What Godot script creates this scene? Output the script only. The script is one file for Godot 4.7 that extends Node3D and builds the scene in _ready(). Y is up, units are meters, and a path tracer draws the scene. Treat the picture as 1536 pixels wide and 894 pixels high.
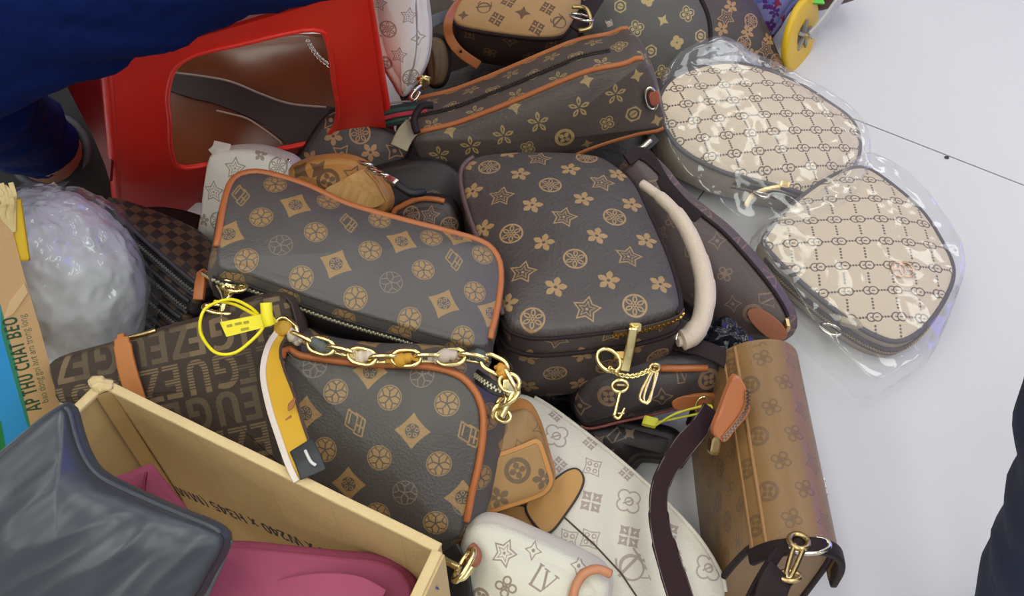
extends Node3D
# A pile of printed handbags on a pale tiled shop floor. All lengths in metres, y up.

const CAM_H := 0.95
const PITCH := 52.0
const FOCAL := 1400.0
const K := 2300.0            # texels of print per metre

var used := {}
var mats := {}
var noise := FastNoiseLite.new()
var ridge := FastNoiseLite.new()
var grain: NoiseTexture2D
var weave: NoiseTexture2D
var rng := RandomNumberGenerator.new()

# ---------------------------------------------------------------- measuring: lines of sight of the photograph meet a plane of the place
func sight(x: float, y: float) -> Vector3:
	var p := deg_to_rad(PITCH)
	var a := (x - 768.0) / FOCAL
	var b := (y - 447.0) / FOCAL
	return Vector3(a, -sin(p) - b * cos(p), -cos(p) + b * sin(p))

func P(x: float, y: float, h: float) -> Vector3:
	var d := sight(x, y)
	return Vector3(0, CAM_H, 0) + d * ((h - CAM_H) / d.y)

# a plane through the point at pixel (x, y) and height h, with normal n; its u axis follows the pixel direction ang (degrees, clockwise)
func plane(x: float, y: float, h: float, n: Vector3, ang := 0.0) -> Dictionary:
	n = n.normalized()
	var o := P(x, y, h)
	var pl := {"o": o, "n": n, "u": Vector3.RIGHT, "v": Vector3.UP}
	var a := deg_to_rad(ang)
	var q := cut(pl, x + 40.0 * cos(a), y + 40.0 * sin(a))
	pl.u = (q - o).normalized()
	pl.v = n.cross(pl.u).normalized()
	return pl

func cut(pl: Dictionary, x: float, y: float) -> Vector3:
	var d := sight(x, y)
	var c := Vector3(0, CAM_H, 0)
	return c + d * ((pl.o - c).dot(pl.n) / d.dot(pl.n))

func on(pl: Dictionary, x: float, y: float) -> Vector2:
	var q: Vector3 = cut(pl, x, y) - pl.o
	return Vector2(q.dot(pl.u), q.dot(pl.v))

func at(pl: Dictionary, p: Vector2, d := 0.0) -> Vector3:
	return pl.o + pl.u * p.x + pl.v * p.y + pl.n * d

func pt(pl: Dictionary, x: float, y: float, d := 0.0) -> Vector3:
	return at(pl, on(pl, x, y), d)

# ---------------------------------------------------------------- objects
func numbered(called: String) -> String:
	if not used.has(called):
		used[called] = 0
		return called
	used[called] += 1
	return "%s_%03d" % [called, used[called]]

func thing(called: String, label: String, category: String, where: Vector3, group := "") -> Node3D:
	var o := Node3D.new()
	o.name = numbered(called)
	o.position = where
	o.set_meta("label", label)
	o.set_meta("category", category)
	if group:
		o.set_meta("group", group)
	add_child(o)
	return o

func part(root: Node3D, called: String, mesh: Mesh, m: Material, label := "", stuff := false) -> MeshInstance3D:
	var o := MeshInstance3D.new()
	var n := 0
	o.name = called
	while root.has_node(NodePath(String(o.name))):
		n += 1
		o.name = "%s_%03d" % [called, n]
	o.mesh = mesh
	o.material_override = m
	if label:
		o.set_meta("label", label)
	if stuff:
		o.set_meta("kind", "stuff")
	root.add_child(o)
	o.position = -root.position if root.get_parent() == self and not root is MeshInstance3D else Vector3.ZERO
	return o

func struct(called: String, mesh: Mesh, m: Material, where := Vector3.ZERO) -> MeshInstance3D:
	var o := MeshInstance3D.new()
	o.name = called
	o.mesh = mesh
	o.material_override = m
	o.position = where
	o.set_meta("kind", "structure")
	add_child(o)
	return o

# ---------------------------------------------------------------- materials
func mat(c: Color, rough := 0.5, metal := 0.0, key := "") -> StandardMaterial3D:
	var k := "%s/%s/%s/%s" % [c.to_html(), rough, metal, key]
	if mats.has(k):
		return mats[k]
	var m := StandardMaterial3D.new()
	m.albedo_color = c
	m.roughness = rough
	m.metallic = metal
	mats[k] = m
	return m

func rgb(r: int, g: int, b: int) -> Color:
	return Color(r / 255.0, g / 255.0, b / 255.0)

func grained(m: StandardMaterial3D, amount := 0.5, tex: Texture2D = null) -> StandardMaterial3D:
	m.normal_enabled = true
	m.normal_texture = tex if tex else grain
	m.normal_scale = amount
	return m

func tri(c: Color, rough: float, tex: Texture2D, scale: float, amount := 0.5) -> StandardMaterial3D:
	var m := StandardMaterial3D.new()
	m.albedo_color = c
	m.roughness = rough
	m.uv1_triplanar = true
	m.uv1_scale = Vector3.ONE * scale
	grained(m, amount, tex)
	return m

func glassy(c: Color, alpha: float, rough: float) -> StandardMaterial3D:
	var m := StandardMaterial3D.new()
	m.albedo_color = Color(c, alpha)
	m.roughness = rough
	m.transparency = BaseMaterial3D.TRANSPARENCY_ALPHA
	m.cull_mode = BaseMaterial3D.CULL_DISABLED
	return m

# ---------------------------------------------------------------- meshes
# rows of points joined into one skin; normals point away from «inside»
func skin(rows: Array, uvs: Array, inside: Variant = null) -> ArrayMesh:
	var w: int = rows[0].size()
	var v := PackedVector3Array()
	var t := PackedVector2Array()
	for i in rows.size():
		v.append_array(rows[i])
		t.append_array(uvs[i])
	var nr := PackedVector3Array()
	nr.resize(v.size())
	var idx := PackedInt32Array()
	var sign := 0.0
	for i in rows.size() - 1:
		for j in w - 1:
			var a := i * w + j
			var b := a + 1
			var c := a + w
			var d := c + 1
			var f := (v[d] - v[a]).cross(v[c] - v[b])
			nr[a] += f
			nr[b] += f
			nr[c] += f
			nr[d] += f
			if inside != null:
				sign += f.dot((v[a] + v[d]) * 0.5 - inside)
			idx.append_array([a, b, d, a, d, c])
	for i in rows.size():
		var a := i * w
		if v[a].distance_to(v[a + w - 1]) < 1e-5:
			var s := nr[a] + nr[a + w - 1]
			nr[a] = s
			nr[a + w - 1] = s
		if v[a].distance_to(v[a + w / 2]) < 1e-6 and v[a].distance_to(v[a + w / 3]) < 1e-6:
			var s := Vector3.ZERO
			for j in w:
				s += nr[a + j]
			for j in w:
				nr[a + j] = s
	# for a quad a, b / c, d the product (d - a) x (c - b) is minus the clockwise normal of a, b, d
	var flip := sign < 0.0
	for i in nr.size():
		nr[i] = (nr[i] if not flip else -nr[i]).normalized()
	if not flip:
		for i in range(0, idx.size(), 3):
			var q := idx[i + 1]
			idx[i + 1] = idx[i + 2]
			idx[i + 2] = q
	return arrays(v, nr, t, idx)

func arrays(v: PackedVector3Array, nr: PackedVector3Array, t: PackedVector2Array, idx: PackedInt32Array) -> ArrayMesh:
	var a := []
	a.resize(Mesh.ARRAY_MAX)
	a[Mesh.ARRAY_VERTEX] = v
	a[Mesh.ARRAY_NORMAL] = nr
	if t.size():
		a[Mesh.ARRAY_TEX_UV] = t
	a[Mesh.ARRAY_INDEX] = idx
	var m := ArrayMesh.new()
	m.add_surface_from_arrays(Mesh.PRIMITIVE_TRIANGLES, a)
	return m

func joined(list: Array) -> ArrayMesh:
	var st := SurfaceTool.new()
	st.begin(Mesh.PRIMITIVE_TRIANGLES)
	for m in list:
		st.append_from(m, 0, Transform3D())
	return st.commit()

func spline3(p: Array, step := 8, closed := false) -> PackedVector3Array:
	var out := PackedVector3Array()
	var n := p.size()
	var last := n if closed else n - 1
	for i in last:
		var a: Vector3 = p[(i - 1 + n) % n] if closed or i > 0 else p[0]
		var b: Vector3 = p[i]
		var c: Vector3 = p[(i + 1) % n]
		var d: Vector3 = p[(i + 2) % n] if closed or i + 2 < n else p[n - 1]
		for k in step:
			out.append(b.cubic_interpolate(c, a, d, float(k) / step))
	if not closed:
		out.append(p[n - 1])
	return out

func smooth2(p: PackedVector2Array, count: int) -> PackedVector2Array:
	var fine := PackedVector2Array()
	var n := p.size()
	for i in n:
		for k in 10:
			fine.append(p[i].cubic_interpolate(p[(i + 1) % n], p[(i - 1 + n) % n], p[(i + 2) % n], k / 10.0))
	var area := 0.0
	for i in fine.size():
		area += fine[i].cross(fine[(i + 1) % fine.size()])
	if area < 0.0:
		fine.reverse()
	fine.append(fine[0])
	var total := 0.0
	for i in fine.size() - 1:
		total += fine[i].distance_to(fine[i + 1])
	var out := PackedVector2Array()
	var run := 0.0
	var i := 0
	for k in count:
		var want := total * k / count
		while i < fine.size() - 2 and run + fine[i].distance_to(fine[i + 1]) < want:
			run += fine[i].distance_to(fine[i + 1])
			i += 1
		out.append(fine[i].lerp(fine[i + 1], clampf((want - run) / maxf(fine[i].distance_to(fine[i + 1]), 1e-9), 0, 1)))
	return out

# swept section: each path point carries a section of half sizes (a across «side», b along the third axis); round when a == b
func sweep(path: PackedVector3Array, a: Variant, b: Variant, hint := Vector3.UP, sides := 10, closed := false, power := 1.0) -> ArrayMesh:
	var rows := []
	var uvs := []
	var n := path.size()
	var cap := not closed
	var run := 0.0
	var mid := Vector3.ZERO
	for q in path:
		mid += q / n
	var side := Vector3.ZERO
	for i in (n + 1 if closed else n):
		var k := i % n
		var fwd := (path[(k + 1) % n] - path[(k - 1 + n) % n]) if closed else path[mini(k + 1, n - 1)] - path[maxi(k - 1, 0)]
		fwd = fwd.normalized()
		var s := fwd.cross(hint)
		if s.length() < 0.05:
			s = side if side != Vector3.ZERO else fwd.cross(Vector3.RIGHT)
		s = s.normalized()
		if side != Vector3.ZERO and s.dot(side) < 0.0 and not closed:
			s = -s
		side = s
		var o := s.cross(fwd).normalized()
		var ra: float = a if a is float else a[mini(k * a.size() / n, a.size() - 1)]
		var rb: float = b if b is float else b[mini(k * b.size() / n, b.size() - 1)]
		if i > 0:
			run += path[k].distance_to(path[(k - 1 + n) % n])
		var ring := PackedVector3Array()
		var t := PackedVector2Array()
		for j in sides + 1:
			var g := TAU * j / sides
			var cx := signf(cos(g)) * pow(absf(cos(g)), power)
			var cy := signf(sin(g)) * pow(absf(sin(g)), power)
			ring.append(path[k] + s * cx * ra + o * cy * rb)
			t.append(Vector2(cx * ra, run))
		if cap and i == 0:
			rows.append(flat_ring(path[k], ring))
			uvs.append(t)
		rows.append(ring)
		uvs.append(t)
		if cap and i == n - 1:
			rows.append(flat_ring(path[k], ring))
			uvs.append(t)
	return tube_skin(rows, uvs, path, closed, cap)

func flat_ring(c: Vector3, ring: PackedVector3Array) -> PackedVector3Array:
	var out := PackedVector3Array()
	for q in ring:
		out.append(c)
	return out

func tube_skin(rows: Array, uvs: Array, path: PackedVector3Array, closed: bool, cap: bool) -> ArrayMesh:
	# decide the outside on one ring, so that bent paths come out right
	var k := rows.size() / 2
	var m := skin(rows, uvs, null)
	var a: Array = m.surface_get_arrays(0)
	var w: int = rows[0].size()
	var s := 0.0
	var c := Vector3.ZERO
	for j in w - 1:
		c += rows[k][j] / (w - 1)
	for j in w - 1:
		s += a[Mesh.ARRAY_NORMAL][k * w + j].dot(rows[k][j] - c)
	if s >= 0.0:
		return m
	var nr: PackedVector3Array = a[Mesh.ARRAY_NORMAL]
	var idx: PackedInt32Array = a[Mesh.ARRAY_INDEX]
	for i in nr.size():
		nr[i] = -nr[i]
	idx.reverse()
	return arrays(a[Mesh.ARRAY_VERTEX], nr, a[Mesh.ARRAY_TEX_UV], idx)

func tube(p: Array, r: Variant, closed := false, sides := 10, step := 6) -> ArrayMesh:
	var path := spline3(p, step, closed)
	return sweep(path, r, r, Vector3(0.13, 0.94, 0.31), sides, closed)

func ribbon(p: Array, half_w: Variant, half_t: float, hint: Vector3, step := 8) -> ArrayMesh:
	return sweep(spline3(p, step), half_w, half_t, hint, 16, false, 0.45)

func torus(c: Vector3, x: Vector3, y: Vector3, r: float, stretch := 0.0, sides := 8) -> ArrayMesh:
	# x, y: half axes; stretch lengthens the straight sides along x
	var p := PackedVector3Array()
	for i in 24:
		var g := TAU * i / 24
		p.append(c + x * cos(g) + y * sin(g) + x.normalized() * stretch * signf(cos(g)) * (1.0 if absf(cos(g)) > 0.01 else 0.0))
	return sweep(p, r, r, x.cross(y).normalized(), sides, true)

# a chamfered block with its own axes
func block(c: Vector3, x: Vector3, y: Vector3, z: Vector3, bevel := 0.1) -> ArrayMesh:
	var path := PackedVector3Array([c - z, c - z * (1.0 - bevel * 0.3), c + z * (1.0 - bevel * 0.3), c + z])
	var rows := []
	var uvs := []
	var f := [1.0 - bevel, 1.0, 1.0, 1.0 - bevel]
	for i in 6:
		var k := clampi(i - 1, 0, 3)
		var ring := PackedVector3Array()
		var t := PackedVector2Array()
		var b := bevel
		for q in [[1, 1 - b], [1 - b, 1], [b - 1, 1], [-1, 1 - b], [-1, b - 1], [b - 1, -1], [1 - b, -1], [1, b - 1], [1, 1 - b]]:
			ring.append(path[k] + (x * q[0] + y * q[1]) * (f[k] if i > 0 and i < 5 else 0.0))
			t.append(Vector2(q[0], q[1]))
		rows.append(ring)
		uvs.append(t)
	return hard(skin(rows, uvs, c))

# flat shading for blocks
func hard(m: ArrayMesh) -> ArrayMesh:
	var a: Array = m.surface_get_arrays(0)
	var v := PackedVector3Array()
	var nr := PackedVector3Array()
	var t := PackedVector2Array()
	var idx := PackedInt32Array()
	var src: PackedInt32Array = a[Mesh.ARRAY_INDEX]
	for i in range(0, src.size(), 3):
		var p: Vector3 = a[Mesh.ARRAY_VERTEX][src[i]]
		var q: Vector3 = a[Mesh.ARRAY_VERTEX][src[i + 1]]
		var s: Vector3 = a[Mesh.ARRAY_VERTEX][src[i + 2]]
		var f := (s - p).cross(q - p)
		if f.length() < 1e-12:
			continue
		for k in 3:
			idx.append(v.size())
			v.append(a[Mesh.ARRAY_VERTEX][src[i + k]])
			nr.append(f.normalized())
			t.append(a[Mesh.ARRAY_TEX_UV][src[i + k]])
	return arrays(v, nr, t, idx)

# an outline in a plane given thickness: flat print, tab or plate
func plate(pl: Dictionary, px: Array, d0: float, d1: float, count := 48, sharp := false, edge := 0.0006) -> ArrayMesh:
	var q := PackedVector2Array()
	for p in px:
		q.append(on(pl, p[0], p[1]))
	return plate2(pl, q, d0, d1, count, sharp, edge)

func plate2(pl: Dictionary, q: PackedVector2Array, d0: float, d1: float, count := 48, sharp := false, edge := 0.0006) -> ArrayMesh:
	var o := q if sharp else smooth2(q, count)
	var c := Vector2.ZERO
	for p in o:
		c += p / o.size()
	var rows := []
	var uvs := []
	for s in [[0.0, d0], [1.0, d0], [2.0, d0 + edge], [2.0, d1 - edge], [1.0, d1], [0.0, d1]]:
		var ring := PackedVector3Array()
		var t := PackedVector2Array()
		for i in o.size() + 1:
			var p := o[i % o.size()]
			var r := c if s[0] == 0.0 else p if s[0] == 2.0 else p.move_toward(c, edge)
			ring.append(at(pl, r, s[1]))
			t.append(r)
		rows.append(ring)
		uvs.append(t)
	return hard(skin(rows, uvs, at(pl, c, (d0 + d1) / 2)))

# ---------------------------------------------------------------- print: polygons laid into a picture of the cloth
func poly(img: Image, p: PackedVector2Array, c: Color) -> void:
	var lo := INF
	var hi := -INF
	for q in p:
		lo = minf(lo, q.y)
		hi = maxf(hi, q.y)
	var n := p.size()
	for y in range(maxi(0, int(floor(lo))), mini(img.get_height() - 1, int(ceil(hi))) + 1):
		var yy := y + 0.5
		var xs := PackedFloat32Array()
		for i in n:
			var a := p[i]
			var b := p[i + 1 if i + 1 < n else 0]
			if (a.y <= yy) != (b.y <= yy):
				xs.append(a.x + (yy - a.y) * (b.x - a.x) / (b.y - a.y))
		xs.sort()
		for i in range(0, xs.size() - 1, 2):
			var x0 := maxi(0, int(round(xs[i])))
			var x1 := mini(img.get_width(), int(round(xs[i + 1])))
			if x1 > x0:
				img.fill_rect(Rect2i(x0, y, x1 - x0, 1), c)

func circ(r: float, n := 28, c := Vector2.ZERO, ry := -1.0, turn := 0.0) -> PackedVector2Array:
	var p := PackedVector2Array()
	for i in n:
		var g := TAU * i / n
		p.append(c + Vector2(cos(g) * r, sin(g) * (r if ry < 0.0 else ry)).rotated(turn))
	return p

func star(n: int, r1: float, r2: float, turn := 0.0) -> PackedVector2Array:
	var p := PackedVector2Array()
	for i in n * 2:
		p.append(Vector2(0, -(r1 if i % 2 == 0 else r2)).rotated(PI * i / n + turn))
	return p

func petal(r0: float, r1: float, w: float, g: float) -> PackedVector2Array:
	var p := PackedVector2Array()
	for q in [[0, r0], [w * 0.7, lerpf(r0, r1, 0.3)], [w, lerpf(r0, r1, 0.6)], [w * 0.6, lerpf(r0, r1, 0.85)], [0, r1], [-w * 0.6, lerpf(r0, r1, 0.85)], [-w, lerpf(r0, r1, 0.6)], [-w * 0.7, lerpf(r0, r1, 0.3)]]:
		p.append(Vector2(q[0], -q[1]).rotated(g))
	return p

func bar(a: Vector2, b: Vector2, w: float) -> PackedVector2Array:
	var s := (b - a).normalized().orthogonal() * w * 0.5
	return PackedVector2Array([a + s, b + s, b - s, a - s])

# every motif as [polygon, 1 for ink or 0 for ground], in units of its own half size
func motif(kind: String) -> Array:
	if motifs.has(kind):
		return motifs[kind]
	var o := []
	match kind:
		"ball", "ball_line":
			var solid := kind == "ball"
			o = [[circ(1.0), 1], [circ(0.92), 0], [circ(0.86), 1 if solid else 0]]
			for k in 5:
				var g := TAU * k / 5
				var a := Vector2(0, -1).rotated(g)
				o.append([bar(Vector2.ZERO, a * 0.55, 0.1), 0 if solid else 1])
				o.append([bar(a * 0.5, a.rotated(0.42) * 0.9, 0.09), 0 if solid else 1])
				o.append([bar(a * 0.5, a.rotated(-0.42) * 0.9, 0.09), 0 if solid else 1])
			o.append([star(5, 0.22, 0.1), 0 if solid else 1])
		"diamond":
			var p := PackedVector2Array()
			for k in 4:
				p.append(Vector2(0, -1.3).rotated(k * PI / 2))
				p.append(Vector2(0, -0.93).rotated(k * PI / 2 + 0.36))
				p.append(Vector2(0, -0.84).rotated(k * PI / 2 + PI / 4))
				p.append(Vector2(0, -0.93).rotated(k * PI / 2 + PI / 2 - 0.36))
			o = [[p, 1], [circ(0.52), 0]]
			for k in 5:
				o.append([petal(0.12, 0.5, 0.17, TAU * k / 5), 1])
				o.append([petal(0.2, 0.42, 0.08, TAU * k / 5), 0])
		"frame":
			for l in [[-0.75, -0.9, -0.75, 0.3], [-0.75, 0.3, 0.1, 0.65], [0.1, 0.65, 0.1, -0.5], [0.1, -0.5, -0.75, -0.9], [-0.15, -0.75, 0.75, -0.35], [0.75, -0.35, 0.75, 0.95], [0.75, 0.95, 0.0, 0.75], [0.45, -0.4, 0.45, 0.7], [-0.5, -0.7, -0.5, 0.2], [0.1, 0.1, 0.75, 0.3]]:
				o.append([bar(Vector2(l[0], l[1]), Vector2(l[2], l[3]), 0.13), 1])
		"star":
			o = [[star(5, 1.15, 0.62), 1], [star(5, 0.93, 0.5), 0], [star(5, 0.72, 0.3), 1], [star(5, 0.56, 0.22), 0], [circ(0.12, 10), 1]]
		"flower":
			for k in 5:
				o.append([petal(0.05, 1.0, 0.3, TAU * k / 5), 1])
			o.append([circ(0.34, 12), 1])
			o.append([circ(0.15, 12), 0])
		"lily":
			for k in 5:
				o.append([petal(0.1, 1.1, 0.24, TAU * k / 5), 1])
				o.append([petal(0.35, 0.85, 0.07, TAU * k / 5), 0])
			o.append([circ(0.13, 10), 0])
		"wheel":
			o = [[circ(1.0), 1], [circ(0.84), 0]]
			for k in 6:
				var a := Vector2(0, -0.52).rotated(TAU * k / 6)
				o.append([circ(0.2, 12, a, 0.32, TAU * k / 6), 1])
				o.append([circ(0.09, 10, a, 0.2, TAU * k / 6), 0])
			o.append([circ(0.18, 12), 1])
			o.append([circ(0.08, 8), 0])
		"coin":
			o = [[circ(1.0), 1], [circ(0.66), 0]]
			for k in 4:
				o.append([petal(0.0, 0.66, 0.24, TAU * k / 4 + PI / 4), 1])
			o.append([circ(0.14, 8), 0])
		"quatrefoil", "quatrefoil_full":
			for k in 4:
				o.append([circ(0.48, 16, Vector2(0, -0.52).rotated(k * PI / 2 + PI / 4)), 1])
			if kind == "quatrefoil":
				for k in 4:
					o.append([circ(0.35, 16, Vector2(0, -0.52).rotated(k * PI / 2 + PI / 4)), 0])
				for k in 4:
					o.append([circ(0.22, 12, Vector2(0, -0.46).rotated(k * PI / 2 + PI / 4)), 1])
			o.append([circ(0.14, 8), 0])
		"hexagon":
			o = [[star(3, 1.0, 1.0, PI / 6), 1], [circ(0.7, 16), 0], [circ(0.46, 16), 1], [bar(Vector2(-0.35, 0.1), Vector2(0.35, -0.1), 0.12), 0]]
		"spark":
			o = [[star(4, 1.0, 0.46), 1]]
		"spark_line":
			o = [[star(4, 1.0, 0.5), 1], [star(4, 0.78, 0.38), 0], [circ(0.2, 10), 1]]
		"letters":
			for l in [[-0.75, -0.8, -0.75, 0.75, 0.2], [-0.9, -0.85, -0.5, -0.85, 0.1], [-0.9, 0.8, 0.25, 0.8, 0.14], [0.25, 0.8, 0.25, 0.5, 0.1], [-0.15, -0.7, 0.3, 0.6, 0.2], [0.3, 0.6, 0.8, -0.7, 0.1], [-0.4, -0.75, 0.1, -0.75, 0.1], [0.55, -0.75, 1.0, -0.75, 0.1]]:
				o.append([bar(Vector2(l[0], l[1]), Vector2(l[2], l[3]), l[4]), 1])
		"script":
			o = [[circ(0.85, 24, Vector2(0.1, 0)), 1], [circ(0.68, 24, Vector2(0.16, 0)), 0], [bar(Vector2(-0.15, -1.0), Vector2(0.0, 1.0), 0.2), 1], [bar(Vector2(-0.75, -0.9), Vector2(0.3, -0.8), 0.14), 1], [bar(Vector2(-0.5, 0.75), Vector2(-0.95, 0.4), 0.14), 1]]
		"four_squares":
			for k in 4:
				var a := Vector2(0.5, 0.5).rotated(k * PI / 2)
				var s := star(4, 0.62, 0.36, PI / 4)
				for i in s.size():
					s[i] += a
				o.append([s, 1])
				o.append([bar(a - a * 0.25, a + a * 0.2, 0.16), 0])
		"four_lines":
			var s4 := star(4, 1.35, 0.8, PI / 4)
			o = [[s4, 1], [star(4, 1.15, 0.68, PI / 4), 0]]
			for k in 4:
				o.append([circ(0.28, 10, Vector2(0.36, 0.36).rotated(k * PI / 2)), 1])
				o.append([circ(0.15, 10, Vector2(0.38, 0.38).rotated(k * PI / 2)), 0])
		"badge":
			for k in 4:
				o.append([circ(0.62, 18, Vector2(0.42, 0.42).rotated(k * PI / 2)), 1])
			for k in 4:
				o.append([circ(0.48, 18, Vector2(0.42, 0.42).rotated(k * PI / 2)), 0])
			o.append([circ(0.42, 14, Vector2(0.05, 0)), 1])
			o.append([circ(0.28, 14, Vector2(0.02, 0.02)), 0])
			o.append([bar(Vector2(-0.45, 0.3), Vector2(0.3, -0.15), 0.14), 1])
		"blossom":
			for k in 4:
				o.append([circ(0.4, 14, Vector2(0, -0.55).rotated(k * PI / 2)), 1])
			for k in 4:
				o.append([circ(0.24, 12, Vector2(0, -0.55).rotated(k * PI / 2)), 0])
			o.append([circ(0.2, 10), 1])
		"rings":   # two hooked rings facing each other
			for s in [-1.0, 1.0]:
				o.append([circ(0.74, 24, Vector2(0.42 * s, 0)), 1])
				o.append([circ(0.56, 24, Vector2(0.42 * s, 0)), 0])
			for s in [-1.0, 1.0]:
				o.append([bar(Vector2(0.12 * s, 0.0), Vector2(0.62 * s, 0.0), 0.17), 1])
				o.append([bar(Vector2(0.02 * s, 0.45), Vector2(0.3 * s, 0.6), 0.17), 1])
		"dot":
			o = [[PackedVector2Array([Vector2(-1, -1), Vector2(1, -1), Vector2(1, 1), Vector2(-1, 1)]), 1]]
	motifs[kind] = o
	return o

var motifs := {}

func stamp(img: Image, kind: String, c: Vector2, s: float, turn: float, ink: Color, ground: Color) -> void:
	var x := Transform2D(turn, Vector2(s, s), 0.0, c)
	for m in motif(kind):
		poly(img, x * m[0], ink if m[1] == 1 else ground)

# text set in flat type, laid into a picture: centre c, letter height s
func lettering(img: Image, text: String, c: Vector2, s: float, turn: float, ink: Color, wide := 1.0, bold := true, fit := 0.0) -> void:
	var tm := TextMesh.new()
	tm.text = text
	var f := SystemFont.new()
	f.font_names = PackedStringArray(["Droid Sans"])
	f.font_weight = 700 if bold else 400
	tm.font = f
	tm.font_size = 64
	tm.pixel_size = 1.0 / 46.0
	tm.depth = 0.0
	tm.curve_step = 2.0
	if fit > 0.0:
		wide = fit / (tm.get_aabb().size.x * s)
	var x := Transform2D(turn, Vector2(s * wide, s), 0.0, c)
	for q in tm.get_surface_count():
		var a := tm.surface_get_arrays(q)
		var v: PackedVector3Array = a[Mesh.ARRAY_VERTEX]
		var idx: PackedInt32Array = a[Mesh.ARRAY_INDEX]
		for i in range(0, idx.size(), 3):
			var t := PackedVector2Array()
			for k in 3:
				t.append(x * Vector2(v[idx[i + k]].x, -v[idx[i + k]].y))
			poly(img, t, ink)

# a repeat of cloth for gussets: kinds laid on a lattice, edge to edge
func repeat(ground: Color, ink: Color, kinds: Array, s := 0.5, rough := 0.5) -> StandardMaterial3D:
	var img := Image.create_empty(640, 640, false, Image.FORMAT_RGB8)
	img.fill(ground)
	var k := 0
	for i in 2:
		for j in 2:
			for e in [Vector2(0, 0), Vector2(0.5, 0.5)]:
				var c = (Vector2(i, j) + Vector2(0.25, 0.25) + e) * 320.0
				for w in [Vector2.ZERO, Vector2(640, 0), Vector2(0, 640), Vector2(640, 640), Vector2(-640, 0), Vector2(0, -640)]:
					stamp(img, kinds[k % kinds.size()], c - w, 160.0 * s, 0.2 * k, ink, ground)
				k += 1
	img.resize(320, 320, Image.INTERPOLATE_BILINEAR)
	var m := StandardMaterial3D.new()
	m.albedo_texture = ImageTexture.create_from_image(img)
	m.roughness = rough
	m.uv1_scale = Vector3(1 / 0.11, 1 / 0.11, 1)
	return grained(m, 0.35)

# ---------------------------------------------------------------- bags
# b: pl (plane of the front), o (outline), n (its outward normals), T, r, lo, size (rectangle of the print)
func shape(pl: Dictionary, px: Array, T: float, opt := {}) -> Dictionary:
	var q := PackedVector2Array()
	for p in px:
		q.append(on(pl, p[0], p[1]))
	return shape2(pl, q, T, opt)

func shape2(pl: Dictionary, q: PackedVector2Array, T: float, opt := {}) -> Dictionary:
	var b := {"pl": pl, "T": T, "r": 0.008, "bulge": 0.008, "gb": 0.004, "wr": 0.0015, "wf": 14.0, "N": 96, "rings": 14, "dent": 0.0}
	b.merge(opt, true)
	b.o = smooth2(q, b.N)
	var nn: PackedVector2Array = []
	var c := Vector2.ZERO
	var lo := Vector2.INF
	var hi := -Vector2.INF
	for i in b.N:
		var t: Vector2 = b.o[(i + 1) % b.N] - b.o[(i - 1 + b.N) % b.N]
		nn.append(Vector2(t.y, -t.x).normalized())
		c += b.o[i] / b.N
		lo = lo.min(b.o[i])
		hi = hi.max(b.o[i])
	b.n = nn
	b.c = c
	b.lo = lo - Vector2.ONE * 0.004
	b.size = hi - lo + Vector2.ONE * 0.008
	return b

func lift(b: Dictionary, p: Vector2, s: float) -> float:
	var w: float = b.wr * noise.get_noise_2d((p.x + b.pl.o.x * 3.0) * b.wf * 30.0, (p.y + b.pl.o.z * 3.0) * b.wf * 30.0)
	return b.bulge * pow(maxf(0.0, 1.0 - s * s), 0.8) + w * (1.0 - pow(s, 6.0)) * 2.0

# height of the front above its plane at a plane point
func top(b: Dictionary, p: Vector2) -> float:
	var q: Vector2 = p - b.c
	var s := 1.0
	var best := 9.0
	for i in b.N:
		var e: Vector2 = b.o[i] - b.c
		var g := absf(q.angle_to(e))
		if g < best:
			best = g
			s = q.length() / (e.length() - b.r)
	return lift(b, p, minf(s, 1.0))

func face_at(b: Dictionary, x: float, y: float, d := 0.0) -> Vector3:
	var p := on(b.pl, x, y)
	return at(b.pl, p, top(b, p) + d)

func front(b: Dictionary) -> ArrayMesh:
	var rows := []
	var uvs := []
	for k in b.rings + 6:
		var ring := PackedVector3Array()
		var t := PackedVector2Array()
		for i in b.N + 1:
			var j: int = i % b.N
			var inner: Vector2 = b.o[j] - b.n[j] * b.r
			var p: Vector2
			var d: float
			if k <= b.rings:
				var s: float = float(k) / b.rings
				s = 1.0 - pow(1.0 - s, 1.35)
				p = b.c + (inner - b.c) * s
				d = lift(b, p, s)
			else:
				var g: float = PI / 2 * (k - b.rings) / 5.0
				p = inner + b.n[j] * b.r * sin(g)
				d = -b.r + b.r * cos(g)
			ring.append(at(b.pl, p, d))
			t.append(Vector2((p.x - b.lo.x) / b.size.x, 1.0 - (p.y - b.lo.y) / b.size.y))
		rows.append(ring)
		uvs.append(t)
	return skin(rows, uvs, at(b.pl, b.c, -b.T))

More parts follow.
